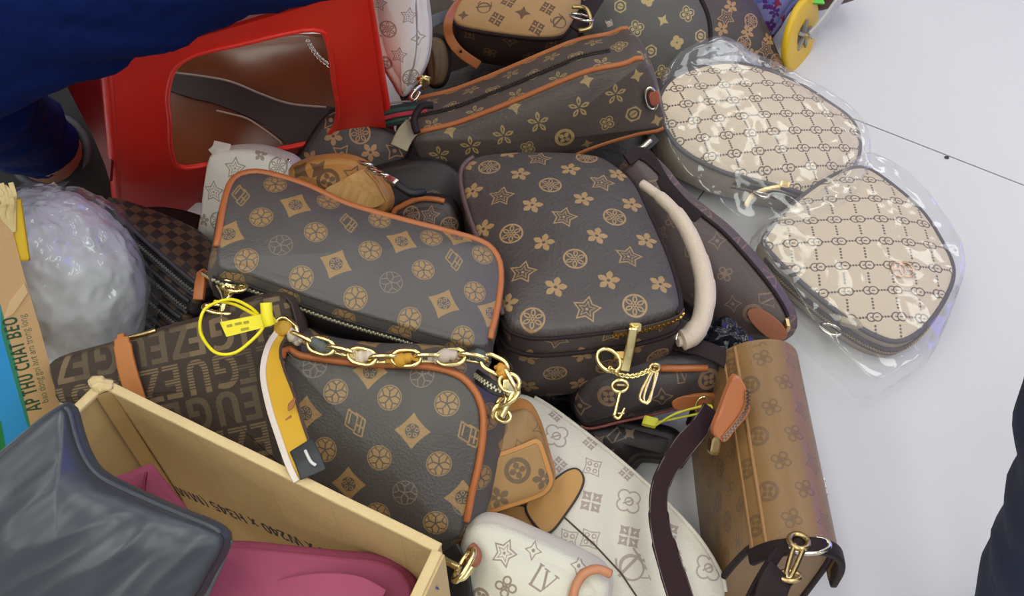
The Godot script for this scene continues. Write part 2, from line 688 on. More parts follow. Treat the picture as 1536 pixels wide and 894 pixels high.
func sides(b: Dictionary) -> ArrayMesh:
	var rows := []
	var uvs := []
	for k in 17:
		var ring := PackedVector3Array()
		var t := PackedVector2Array()
		var run := 0.0
		for i in b.N + 1:
			var j: int = i % b.N
			if i > 0:
				run += b.o[j].distance_to(b.o[i - 1])
			var p: Vector2
			var d: float
			if k <= 8:
				var s := k / 8.0
				p = b.o[j] + b.n[j] * (b.gb * sin(PI * s) + 0.0015 * sin(PI * s) * noise.get_noise_2d(run * 500.0, b.pl.o.x * 900.0))
				d = -b.r - (b.T - 2.0 * b.r) * s
			elif k <= 12:
				var g := PI / 2 * (k - 8) / 4.0
				p = b.o[j] - b.n[j] * b.r * (1.0 - cos(g))
				d = -b.T + b.r - b.r * sin(g)
			else:
				p = b.o[j] - b.n[j] * b.r
				p = p.lerp(b.c, (k - 12) / 4.0)
				d = -b.T
			ring.append(at(b.pl, p, d))
			t.append(Vector2(run, -d) if k <= 12 else p)
		rows.append(ring)
		uvs.append(t)
	return skin(rows, uvs, at(b.pl, b.c, -b.T / 2))

# the print on the front: list of [kind, half size in metres, turn in degrees, [x, y, x, y, ...] in pixels]
func printed(b: Dictionary, ground: Color, ink: Color, list: Array, rough := 0.5, extra: Variant = null) -> StandardMaterial3D:
	var ss: float = K * 2.0
	var w := mini(4000, int(b.size.x * ss))
	var h := mini(4000, int(b.size.y * ss))
	var img := Image.create_empty(w, h, false, Image.FORMAT_RGB8)
	img.fill(ground)
	var to := func(p: Vector2) -> Vector2: return Vector2((p.x - b.lo.x) / b.size.x * w, (1.0 - (p.y - b.lo.y) / b.size.y) * h)
	if extra != null:
		extra.call(img, to, w / b.size.x)
	for e in list:
		for i in range(0, e[3].size(), 2):
			var wob := rng.randf_range(-0.04, 0.04)
			stamp(img, e[0], to.call(on(b.pl, e[3][i], e[3][i + 1])), e[1] * w / b.size.x, deg_to_rad(e[2]) + wob, e[4] if e.size() > 4 else ink, ground)
	img.resize(w / 2, h / 2, Image.INTERPOLATE_BILINEAR)
	var m := StandardMaterial3D.new()
	m.albedo_texture = ImageTexture.create_from_image(img)
	m.roughness = rough
	m.metallic_specular = 0.5
	m.texture_repeat = false
	return grained(m, 0.5)

# a span of the outline from near pixel a past m to c
func span(b: Dictionary, a: Array, m: Array, c: Array) -> Array:
	var idx := []
	for q in [a, m, c]:
		var p := on(b.pl, q[0], q[1])
		var best := 0
		for i in b.N:
			if b.o[i].distance_to(p) < b.o[best].distance_to(p):
				best = i
		idx.append(best)
	var fwd: bool = posmod(idx[1] - idx[0], b.N) <= posmod(idx[2] - idx[0], b.N)
	var out := []
	var i: int = idx[0]
	while true:
		out.append(i)
		if i == idx[2]:
			break
		i = posmod(i + (1 if fwd else -1), b.N)
	return out

func edge(b: Dictionary, ids: Array, depth := 0.0, out := 0.0) -> Array:
	var p := []
	for i in ids:
		p.append(at(b.pl, b.o[i] + b.n[i] * out, -depth))
	return p

func piping(b: Dictionary, ids: Array, r := 0.0032, depth := 0.004, out := 0.0008) -> ArrayMesh:
	return sweep(PackedVector3Array(edge(b, ids, depth, out)), r, r, b.pl.n, 10)

func ring_of(b: Dictionary, r := 0.0028, depth := 0.004) -> ArrayMesh:
	return sweep(PackedVector3Array(edge(b, range(b.N), depth, 0.0006)), r, r, b.pl.n, 8, true)

# bag as a whole: its Node3D with the parts front_panel and body
func bag(called: String, label: String, cat: String, b: Dictionary, fm: Material, sm: Material, group := "") -> Node3D:
	var low := at(b.pl, b.c, -b.T)
	var t := thing(called, label, cat, Vector3(low.x, maxf(0.0, low.y - 0.03), low.z), group)
	part(t, "front_panel", front(b), fm)
	part(t, "gusset", sides(b), sm)
	return t

# zip along a path: tape, teeth (too small to pick apart) and, where asked, a slider with a pull
func zip(root: Node3D, path: PackedVector3Array, up: Vector3, tape: Material, teeth: Material, w := 0.007, pitch := 0.0028, gap := 0.5) -> Node3D:
	var holder := part(root, "zip_tape", sweep(path, w, 0.0008, up, 12, false, 0.5), tape)
	var st := SurfaceTool.new()
	st.begin(Mesh.PRIMITIVE_TRIANGLES)
	var unit := BoxMesh.new()
	unit.size = Vector3(0.0026, 0.0018, pitch * gap)
	var run := 0.0
	var want := 0.0
	var k := 0
	for i in path.size() - 1:
		var len := path[i].distance_to(path[i + 1])
		while want < run + len:
			var f := (path[i + 1] - path[i]).normalized()
			var s := f.cross(up).normalized()
			var o := s.cross(f).normalized()
			var c := path[i].lerp(path[i + 1], (want - run) / len) + o * 0.0014 + s * (0.0009 if k % 2 == 0 else -0.0009)
			st.append_from(unit, 0, Transform3D(Basis(-s, o, f), c))
			want += pitch * 0.62
			k += 1
		run += len
	part(holder, "zip_teeth", st.commit(), teeth, "", true)
	return holder

func slider(root: Node3D, c: Vector3, along: Vector3, up: Vector3, pull: Array, m: Material, r := 0.0022) -> void:
	along = along.normalized()
	var s := along.cross(up).normalized()
	part(root, "zip_slider", joined([block(c + up * 0.003, along * 0.006, s * 0.0045, up * 0.0025, 0.3), block(c + up * 0.0065, along * 0.003, s * 0.0018, up * 0.0018, 0.3)]), m)
	if pull.size():
		part(root, "zip_pull", sweep(spline3(pull, 6), r * 1.7, r * 0.7, up, 12, false, 0.6), m)

# ---------------------------------------------------------------- the place
const BROWN := Color(0.29, 0.255, 0.252)
const TAN := Color(0.63, 0.50, 0.345)
const ROOM := AABB(Vector3(-4, 0, -5.5), Vector3(8, 3, 8.5))

var leather: StandardMaterial3D
var dark_leather: StandardMaterial3D
var orange: StandardMaterial3D
var gold: StandardMaterial3D
var brass: StandardMaterial3D
var silver: StandardMaterial3D
var black: StandardMaterial3D
var tan_leather: StandardMaterial3D
var white_leather: StandardMaterial3D
var film_mat: StandardMaterial3D
var flower_repeat: StandardMaterial3D

func _ready() -> void:
	# camera, surroundings, lamps, exposure
	var cam := Camera3D.new()
	cam.name = "camera"
	cam.position = Vector3(0, CAM_H, 0)
	cam.rotation_degrees = Vector3(-PITCH, 0, 0)
	cam.fov = rad_to_deg(2.0 * atan(447.0 / FOCAL))
	cam.near = 0.02
	add_child(cam)
	var e := Environment.new()
	e.background_mode = Environment.BG_COLOR
	e.background_color = Color(0.5, 0.5, 0.52)
	e.tonemap_mode = Environment.TONE_MAPPER_LINEAR
	e.tonemap_exposure = 0.60
	e.sdfgi_enabled = true
	e.ssao_enabled = true
	e.ssil_enabled = true
	var we := WorldEnvironment.new()
	we.name = "surroundings"
	we.environment = e
	add_child(we)
	var lamps := []
	for x in [-2.7, -0.9, 0.9, 2.7]:
		for z in [-4.3, -2.5, -0.7, 1.0, 2.4]:
			lamps.append(Vector3(x + 0.15, 2.93, z))
	for p in lamps:
		area(p, Vector3(-90, 0, 0), Vector2(0.56, 1.16), Color(0.975, 1.0, 0.955), 1.3 if p.z > -1.0 else 0.36)
	area(Vector3(3.9, 1.5, -1.9), Vector3(0, 90, 0), Vector2(2.4, 1.3), Color(0.5, 0.44, 1.0), 2.2)

	setup()
	room(lamps)
	people()
	stool()
	pile_back()
	pile_middle()
	pile_front()
	cartons()
	fittings()

func area(p: Vector3, turn: Vector3, size: Vector2, c: Color, energy: float) -> void:
	var l := AreaLight3D.new()
	l.name = numbered("panel_glow")
	l.position = p
	l.rotation_degrees = turn
	l.area_size = size
	l.light_color = c
	l.light_energy = energy
	l.area_range = 12.0
	l.area_attenuation = 2.0
	l.shadow_enabled = true
	add_child(l)

func setup() -> void:
	rng.seed = 7
	noise.seed = 3
	noise.frequency = 0.012
	noise.fractal_octaves = 3
	ridge.seed = 11
	ridge.fractal_type = FastNoiseLite.FRACTAL_RIDGED
	ridge.frequency = 0.01
	ridge.fractal_octaves = 3
	var gn := FastNoiseLite.new()
	gn.noise_type = FastNoiseLite.TYPE_CELLULAR
	gn.seed = 5
	gn.frequency = 0.09
	grain = NoiseTexture2D.new()
	grain.width = 768
	grain.height = 768
	grain.seamless = true
	grain.as_normal_map = true
	grain.bump_strength = 3.0
	grain.noise = gn
	var wn := FastNoiseLite.new()
	wn.seed = 9
	wn.frequency = 0.05
	wn.fractal_octaves = 4
	weave = NoiseTexture2D.new()
	weave.width = 512
	weave.height = 512
	weave.seamless = true
	weave.as_normal_map = true
	weave.bump_strength = 4.0
	weave.noise = wn
	leather = tri(BROWN, 0.45, grain, 4.0, 0.4)
	dark_leather = tri(rgb(46, 36, 38), 0.5, grain, 4.0, 0.4)
	dark_leather.metallic_specular = 0.22
	orange = mat(rgb(172, 98, 50), 0.42)
	gold = mat(rgb(240, 222, 160), 0.24, 1.0)
	brass = mat(rgb(196, 170, 120), 0.28, 1.0)
	silver = mat(rgb(215, 208, 195), 0.22, 1.0)
	black = mat(rgb(26, 23, 25), 0.5)
	tan_leather = tri(rgb(186, 128, 66), 0.48, grain, 4.0, 0.2)
	white_leather = tri(rgb(206, 196, 184), 0.5, grain, 4.0, 0.25)
	film_mat = glassy(Color(0.97, 0.97, 1.0), 0.06, 0.07)
	flower_repeat = repeat(BROWN.darkened(0.08), TAN.darkened(0.1), ["star", "flower", "wheel", "flower"], 0.46, 0.45)

func box_mesh(s: Vector3) -> BoxMesh:
	var m := BoxMesh.new()
	m.size = s
	return m

func room(lamps: Array) -> void:
	var grout := mat(rgb(92, 88, 92), 0.8)
	var base := struct("floor", box_mesh(Vector3(ROOM.size.x, 0.1, ROOM.size.z)), grout, Vector3(0, -0.052, -1.25))
	var tile := tri(rgb(206, 203, 205), 0.34, weave, 0.7, 0.03)
	tile.metallic_specular = 0.35
	var a := P(1290, 182, 0)
	var e1 := (P(1536, 278, 0) - a).normalized()
	var e2 := Vector3(-e1.z, 0, e1.x)
	var slab := block(Vector3.ZERO, Vector3(0.3987, 0, 0), Vector3(0, 0, 0.3987), Vector3(0, 0.005, 0), 0.002)
	for r in range(-3, 3):
		for q in range(-3, 3):
			var c := a + e1 * (-0.13 + (q + 0.5 + (0.5 if posmod(r, 2) == 1 else 0.0)) * 0.8) + e2 * ((r + 0.5) * 0.8)
			var t := MeshInstance3D.new()
			t.name = "floor_tile" if r == -3 and q == -3 else "floor_tile_%03d" % ((r + 3) * 6 + q + 3)
			t.mesh = slab
			t.material_override = tile
			t.transform = Transform3D(Basis(e1, Vector3.UP, e1.cross(Vector3.UP)), c + Vector3(0, 0.052 - 0.005, 1.25))
			base.add_child(t)
	var paint := mat(rgb(205, 202, 204), 0.8)
	struct("ceiling", box_mesh(Vector3(8, 0.1, 8.5)), paint, Vector3(0, 3.05, -1.25))
	struct("wall_left", box_mesh(Vector3(0.1, 3.2, 8.7)), paint, Vector3(-4.05, 1.5, -1.25))
	struct("wall_right", box_mesh(Vector3(0.1, 3.2, 8.7)), paint, Vector3(4.05, 1.5, -1.25))
	struct("wall_back", box_mesh(Vector3(8.2, 3.2, 0.1)), mat(rgb(112, 110, 114), 0.8), Vector3(0, 1.5, -5.55))
	struct("wall_front", box_mesh(Vector3(8.2, 3.2, 0.1)), paint, Vector3(0, 1.5, 3.05))
	var glow := StandardMaterial3D.new()
	glow.albedo_color = Color.WHITE
	glow.emission_enabled = true
	glow.emission = Color(0.98, 1.0, 0.96)
	glow.emission_energy_multiplier = 6.0
	var pane := block(Vector3.ZERO, Vector3(0.28, 0, 0), Vector3(0, 0, 0.58), Vector3(0, 0.01, 0), 0.02)
	var rim := block(Vector3.ZERO, Vector3(0.3, 0, 0), Vector3(0, 0, 0.6), Vector3(0, 0.008, 0), 0.02)
	for p in lamps:
		var t := thing("ceiling_light", "flat white panel lamp set in the shop ceiling", "ceiling light", p + Vector3(0, 0.03, 0), "ceiling panel lamps")
		var f := MeshInstance3D.new()
		f.name = "frame"
		f.mesh = rim
		f.material_override = paint
		f.position = Vector3(0, 0.03, 0)
		t.add_child(f)
		var d := MeshInstance3D.new()
		d.name = "diffuser"
		d.mesh = pane
		d.material_override = glow
		d.position = Vector3(0, 0.02, 0)
		t.add_child(d)
	var blue := StandardMaterial3D.new()
	blue.albedo_color = Color(0.1, 0.1, 0.2)
	blue.emission_enabled = true
	blue.emission = Color(0.42, 0.38, 1.0)
	blue.emission_energy_multiplier = 4.0
	var s := thing("display_screen", "large violet glowing display screen on the shop wall", "screen", Vector3(3.9, 0.8, -1.9))
	part(s, "casing", block(Vector3(3.955, 1.5, -1.9), Vector3(0.03, 0, 0), Vector3(0, 0.7, 0), Vector3(0, 0, 1.25), 0.01), black)
	part(s, "screen_panel", block(Vector3(3.92, 1.5, -1.9), Vector3(0.008, 0, 0), Vector3(0, 0.65, 0), Vector3(0, 0, 1.2), 0.01), blue)

# ---------------------------------------------------------------- people: joints with radii, joined smoothly, meshed as surface nets
func body(bones: Array, cell: float, blend: float, fold := 0.0) -> ArrayMesh:
	var lo := Vector3.INF
	var hi := -Vector3.INF
	for b in bones:
		for k in [0, 1]:
			var r: float = b[2 + k] + 0.03
			lo = lo.min(b[k] - Vector3.ONE * r)
			hi = hi.max(b[k] + Vector3.ONE * r)
	var n := Vector3i(((hi - lo) / cell).ceil()) + Vector3i.ONE * 2
	var f := PackedFloat32Array()
	f.resize(n.x * n.y * n.z)
	f.fill(0.1)
	for b in bones:
		var r := maxf(b[2], b[3]) + 0.03
		var l0 := Vector3i(((b[0].min(b[1]) - Vector3.ONE * r - lo) / cell).floor()).max(Vector3i.ZERO)
		var l1 := Vector3i(((b[0].max(b[1]) + Vector3.ONE * r - lo) / cell).ceil()).min(n - Vector3i.ONE)
		var ab: Vector3 = b[1] - b[0]
		var ll := ab.length_squared()
		for x in range(l0.x, l1.x + 1):
			for y in range(l0.y, l1.y + 1):
				for z in range(l0.z, l1.z + 1):
					var q := lo + Vector3(x, y, z) * cell
					var t := clampf((q - b[0]).dot(ab) / maxf(ll, 1e-9), 0.0, 1.0)
					var d: float = q.distance_to(b[0] + ab * t) - lerpf(b[2], b[3], t)
					var k := (x * n.y + y) * n.z + z
					var h := maxf(blend - absf(f[k] - d), 0.0) / blend
					f[k] = minf(f[k], d) - h * h * blend * 0.25
	if fold > 0.0:
		for k in f.size():
			if absf(f[k]) < 0.03:
				var q := lo + Vector3(k / (n.y * n.z), (k / n.z) % n.y, k % n.z) * cell
				f[k] += fold * ridge.get_noise_3d(q.x * 420.0 + q.y * 300.0 + 50.0, q.y * 900.0 + q.x * 260.0, q.z * 700.0)
	var id := {}
	var v := PackedVector3Array()
	var nr := PackedVector3Array()
	var idx := PackedInt32Array()
	var sx := n.y * n.z
	var sy := n.z
	var corner := [0, sx, sy, sx + sy, 1, sx + 1, sy + 1, sx + sy + 1]
	var off := [Vector3(0, 0, 0), Vector3(1, 0, 0), Vector3(0, 1, 0), Vector3(1, 1, 0), Vector3(0, 0, 1), Vector3(1, 0, 1), Vector3(0, 1, 1), Vector3(1, 1, 1)]
	var pairs := [[0, 1], [2, 3], [4, 5], [6, 7], [0, 2], [1, 3], [4, 6], [5, 7], [0, 4], [1, 5], [2, 6], [3, 7]]
	for x in n.x - 1:
		for y in n.y - 1:
			for z in n.z - 1:
				var k := x * sx + y * sy + z
				if absf(f[k]) > cell * 2.5:
					continue
				var inside := 0
				for c in corner:
					if f[k + c] < 0.0:
						inside += 1
				if inside == 0 or inside == 8:
					continue
				var s := Vector3.ZERO
				var m := 0
				for e in pairs:
					var a := f[k + corner[e[0]]]
					var b := f[k + corner[e[1]]]
					if (a < 0.0) != (b < 0.0):
						s += off[e[0]].lerp(off[e[1]], a / (a - b))
						m += 1
				id[k] = v.size()
				v.append(lo + (Vector3(x, y, z) + s / m) * cell)
				nr.append(Vector3(f[k + sx] - f[k] + f[k + sx + sy + 1] - f[k + sy + 1], f[k + sy] - f[k] + f[k + sx + sy + 1] - f[k + sx + 1], f[k + 1] - f[k] + f[k + sx + sy + 1] - f[k + sx + sy]).normalized())
	for k in id:
		for w in [[sx, sy, 1], [sy, 1, sx], [1, sx, sy]]:
			var a := f[k]
			var b := f[k + w[0]]
			if (a < 0.0) == (b < 0.0):
				continue
			var q := [k, k - w[1], k - w[1] - w[2], k - w[2]]
			if not (id.has(q[1]) and id.has(q[2]) and id.has(q[3])):
				continue
			var o := [id[q[0]], id[q[1]], id[q[2]], id[q[3]]]
			if a < 0.0:
				idx.append_array([o[0], o[2], o[1], o[0], o[3], o[2]])
			else:
				idx.append_array([o[0], o[1], o[2], o[0], o[2], o[3]])
	return arrays(v, nr, PackedVector2Array(), idx)

func people() -> void:
	var denim := tri(rgb(11, 27, 78), 0.85, weave, 9.0, 0.5)
	denim.metallic_specular = 0.2
	var skin_mat := mat(rgb(150, 104, 84), 0.55)
	var hip := P(470, -232, 0.56)
	var knee := P(-170, 60, 0.47)
	var ankle := P(66, 222, 0.10)
	var t := thing("person", "seated person in loose navy jeans and a black shoe on the red stool", "person", Vector3(ankle.x, 0, ankle.z))
	var side := Vector3(0.1, 0.02, -0.2)
	part(t, "body", body([
		[hip, knee, 0.115, 0.085], [knee, ankle - (ankle - knee).normalized() * 0.03, 0.08, 0.05],
		[hip, hip + side, 0.12, 0.12]], 0.010, 0.05, 0.011), denim)
	var dir := (ankle - knee).normalized()
	var sk := sweep(spline3([ankle - dir * 0.03, ankle + dir * 0.022, ankle + dir * 0.05 + Vector3(0.0, -0.02, 0)], 6), [0.043, 0.043, 0.044, 0.043], [0.043, 0.043, 0.044, 0.043], Vector3.UP, 16)
	part(t, "ankle", sk, skin_mat, "bare ankle below the trouser hem")
	# a low black shoe: padded collar and sole
	var c := ankle + dir * 0.085
	var sh := thing("shoe", "black shoe with a padded grey-edged collar below the navy jeans", "shoe", Vector3(c.x, 0, c.z))
	var toe := Vector3(c.x + 0.06, 0.03, c.z - 0.12)
	part(sh, "upper", body([[c + Vector3(0.02, -0.035, 0.0), Vector3(c.x + 0.0, 0.035, c.z + 0.02), 0.045, 0.045], [Vector3(c.x, 0.04, c.z), toe, 0.045, 0.035]], 0.008, 0.04), mat(rgb(14, 14, 17), 0.6))
	for i in 3:
		var r := 0.049 + 0.003 * i
		var x := dir.cross(Vector3.UP).normalized()
		part(sh, "collar_band", torus(ankle + dir * (0.024 + 0.013 * i), x * r, dir.cross(x) * r, 0.0062), mat([rgb(64, 66, 74), rgb(36, 38, 44), rgb(20, 21, 25)][i], 0.6))
	part(sh, "sole", body([[Vector3(c.x, 0.014, c.z + 0.03), Vector3(toe.x, 0.014, toe.z), 0.014, 0.014], [Vector3(c.x - 0.025, 0.014, c.z + 0.03), Vector3(toe.x - 0.02, 0.014, toe.z), 0.014, 0.014], [Vector3(c.x + 0.025, 0.014, c.z + 0.03), Vector3(toe.x + 0.02, 0.014, toe.z), 0.014, 0.014]], 0.007, 0.02), black)
	# the leg at the right edge
	var foot := P(1500, 1010, 0.0)
	var t2 := thing("person", "leg of a person in dark navy trousers standing at the right edge", "person", foot)
	var kn := P(1790, 640, 0.42)
	part(t2, "body", body([[foot + Vector3(0, 0.07, 0), kn, 0.062, 0.092], [kn, kn + Vector3(0.25, 0.25, 0.1), 0.085, 0.105]], 0.012, 0.05, 0.006), tri(rgb(24, 34, 62), 0.85, weave, 9.0, 0.5))
	part(t2, "shoe", body([[foot + Vector3(0, 0.035, 0.03), foot + Vector3(0.02, 0.03, 0.13), 0.036, 0.03]], 0.008, 0.02), black)

# ---------------------------------------------------------------- the red plastic stool
func stool() -> void:
	var red := mat(rgb(240, 50, 38), 0.3)
	var bl := P(178, 330, 0.01)
	var br := P(596, 262, 0.01)
	var tl := P(158, 92, 0.40)
	var tr := P(548, -20, 0.40)
	var t := thing("stool", "bright red plastic stool with an open window in its side, under the seated person", "stool", Vector3((bl.x + br.x) / 2 + 0.1, 0, (bl.z + br.z) / 2 - 0.15))
	var n := (br - bl).cross(tl - bl).normalized()
	if n.z < 0:
		n = -n
	var u := (br - bl).normalized()
	var pl := {"o": bl, "n": n, "u": u, "v": n.cross(u).normalized()}
	# front: a ring between the outer outline and the window
	var outer := [[158, 92], [350, 38], [548, -20], [566, 100], [581, 205], [590, 262], [560, 268], [545, 262], [505, 258], [440, 272], [380, 284], [330, 294], [318, 297], [306, 303], [290, 302], [272, 322], [262, 338], [240, 342], [178, 330], [168, 220]]
	var window := [[252, 130], [276, 86], [365, 62], [468, 41], [491, 62], [500, 120], [506, 168], [496, 196], [470, 211], [370, 232], [278, 250], [258, 228], [254, 180]]
	var o2 := PackedVector2Array()
	for q in outer:
		o2.append(on(pl, q[0], q[1]))
	var w2 := PackedVector2Array()
	for q in window:
		w2.append(on(pl, q[0], q[1]))
	part(t, "front_panel", frame_panel(pl, dense(o2, 96), smooth2(w2, 96), 0.004), red)
	part(t, "window_lip", sweep(PackedVector3Array(lipped(pl, smooth2(w2, 96))), 0.0028, 0.0028, n, 8, true), red)
	# the other three sides and the seat
	var mid := (tl + tr) / 2
	var dep := 0.25
	var inward := Vector3(-n.x, 0, -n.z).normalized()
	var bl2 := bl + inward * 0.37 + u * 0.01
	var br2 := br + inward * 0.37 - u * 0.01
	var tl2 := tl + inward * dep
	var tr2 := tr + inward * dep
	for s in [[bl, bl2, tl2, tl], [br, br2, tr2, tr], [bl2, br2, tr2, tl2]]:
		var su: Vector3 = (s[1] - s[0]).normalized()
		var sn: Vector3 = su.cross(s[3] - s[0]).normalized()
		if sn.dot(s[0] - (bl + br2) / 2) < 0:
			sn = -sn
		var sp := {"o": s[0], "n": sn, "u": su, "v": sn.cross(su).normalized()}
		var fo := PackedVector2Array()
		var fw := PackedVector2Array()
		for q in [[0, 0], [0.18, 0], [0.3, 0.09], [0.7, 0.09], [0.82, 0], [1, 0], [1, 1], [0, 1]]:
			fo.append(flat(sp, lerp(lerp(s[0], s[1], q[0]), lerp(s[3], s[2], q[0]), q[1])))
		for q in [[0.24, 0.36], [0.26, 0.8], [0.3, 0.86], [0.7, 0.86], [0.74, 0.8], [0.76, 0.36], [0.7, 0.3], [0.3, 0.3]]:
			fw.append(flat(sp, lerp(lerp(s[0], s[1], q[0]), lerp(s[3], s[2], q[0]), q[1])))
		part(t, "side_panel", frame_panel(sp, dense(fo, 96), smooth2(fw, 96), 0.004), red)
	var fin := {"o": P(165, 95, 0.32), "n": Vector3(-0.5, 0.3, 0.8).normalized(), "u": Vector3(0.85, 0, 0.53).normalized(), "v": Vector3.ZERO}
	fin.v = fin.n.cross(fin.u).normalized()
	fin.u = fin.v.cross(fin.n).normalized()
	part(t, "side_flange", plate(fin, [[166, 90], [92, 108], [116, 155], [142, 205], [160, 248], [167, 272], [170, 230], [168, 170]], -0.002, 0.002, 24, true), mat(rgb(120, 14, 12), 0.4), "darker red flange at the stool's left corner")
	part(t, "corner_rib", sweep(PackedVector3Array([bl, tl]), 0.006, 0.006, n, 10), red)
	part(t, "corner_rib", sweep(PackedVector3Array([br, tr]), 0.006, 0.006, n, 10), red)
	var seat := {"o": (tl + tr2) / 2, "n": Vector3.UP, "u": u, "v": Vector3.UP.cross(u)}
	var so := PackedVector2Array()
	for q in [tl + inward * 0.004 + u * 0.004, tr + inward * 0.004 - u * 0.004, tr2 + inward * 0.008 + u * 0.008, tl2 + inward * 0.008 - u * 0.008]:
		so.append(flat(seat, q))
	part(t, "seat", plate2(seat, smooth2(dense(so, 40), 60), 0.0, 0.03, 60, true, 0.004), red)

func flat(pl: Dictionary, q: Vector3) -> Vector2:
	return Vector2((q - pl.o).dot(pl.u), (q - pl.o).dot(pl.v))

func lipped(pl: Dictionary, w: PackedVector2Array) -> Array:
	var o := []
	for q in w:
		o.append(at(pl, q, 0.002))
	return o

# points along a polygon, corners kept, counter-clockwise
func dense(p: PackedVector2Array, count: int) -> PackedVector2Array:
	var area := 0.0
	var total := 0.0
	for i in p.size():
		area += p[i].cross(p[(i + 1) % p.size()])
		total += p[i].distance_to(p[(i + 1) % p.size()])
	if area < 0:
		p.reverse()
	var out := PackedVector2Array()
	var i := 0
	var run := 0.0
	for k in count:
		var want := total * k / count
		while run + p[i].distance_to(p[(i + 1) % p.size()]) < want:
			run += p[i].distance_to(p[(i + 1) % p.size()])
			i += 1
		out.append(p[i].lerp(p[(i + 1) % p.size()], (want - run) / p[i].distance_to(p[(i + 1) % p.size()])))
	return out

# a sheet with a hole: triangulated by the clipper, with thickness
func frame_panel(pl: Dictionary, o: PackedVector2Array, w: PackedVector2Array, th: float) -> ArrayMesh:
	var c := Vector2.ZERO
	for q in w:
		c += q / w.size()
	# rays from the window's centre meet both outlines
	var rows := [PackedVector3Array(), PackedVector3Array(), PackedVector3Array(), PackedVector3Array(), PackedVector3Array()]
	var uvs := [PackedVector2Array(), PackedVector2Array(), PackedVector2Array(), PackedVector2Array(), PackedVector2Array()]
	var n := 240
	for i in n + 1:
		var g := TAU * (i % n) / n
		var d := Vector2(cos(g), sin(g))
		var a := c + d * ray_hit(w, c, d)
		var b := c + d * ray_hit(o, c, d)
		var five := [at(pl, a, th / 2), at(pl, b, th / 2), at(pl, b, -th / 2), at(pl, a, -th / 2), at(pl, a, th / 2)]
		for k in 5:
			rows[k].append(five[k])
			uvs[k].append(a)
	return hard(tube_skin(rows, uvs, PackedVector3Array(), true, false) if false else skin5(rows, uvs, pl))

func skin5(rows: Array, uvs: Array, pl: Dictionary) -> ArrayMesh:
	var m := skin(rows, uvs, null)
	var a: Array = m.surface_get_arrays(0)
	# the first strip lies on the front: its normals must follow the plane's
	var idx: PackedInt32Array = a[Mesh.ARRAY_INDEX]
	var p: Vector3 = a[Mesh.ARRAY_VERTEX][idx[0]]
	var q: Vector3 = a[Mesh.ARRAY_VERTEX][idx[1]]
	var s: Vector3 = a[Mesh.ARRAY_VERTEX][idx[2]]
	if (s - p).cross(q - p).dot(pl.n) > 0:
		return m
	idx.reverse()
	return arrays(a[Mesh.ARRAY_VERTEX], a[Mesh.ARRAY_NORMAL], a[Mesh.ARRAY_TEX_UV], idx)

func ray_hit(p: PackedVector2Array, c: Vector2, d: Vector2) -> float:
	var best := 0.001
	for i in p.size():
		var a := p[i] - c
		var b := p[(i + 1) % p.size()] - c
		var e := b - a
		var den := d.cross(e)
		if absf(den) < 1e-12:
			continue
		var t := a.cross(e) / den
		var s := a.cross(d) / den
		if t > 0.0 and s >= -1e-6 and s <= 1.000001:
			best = maxf(best, t)
	return best

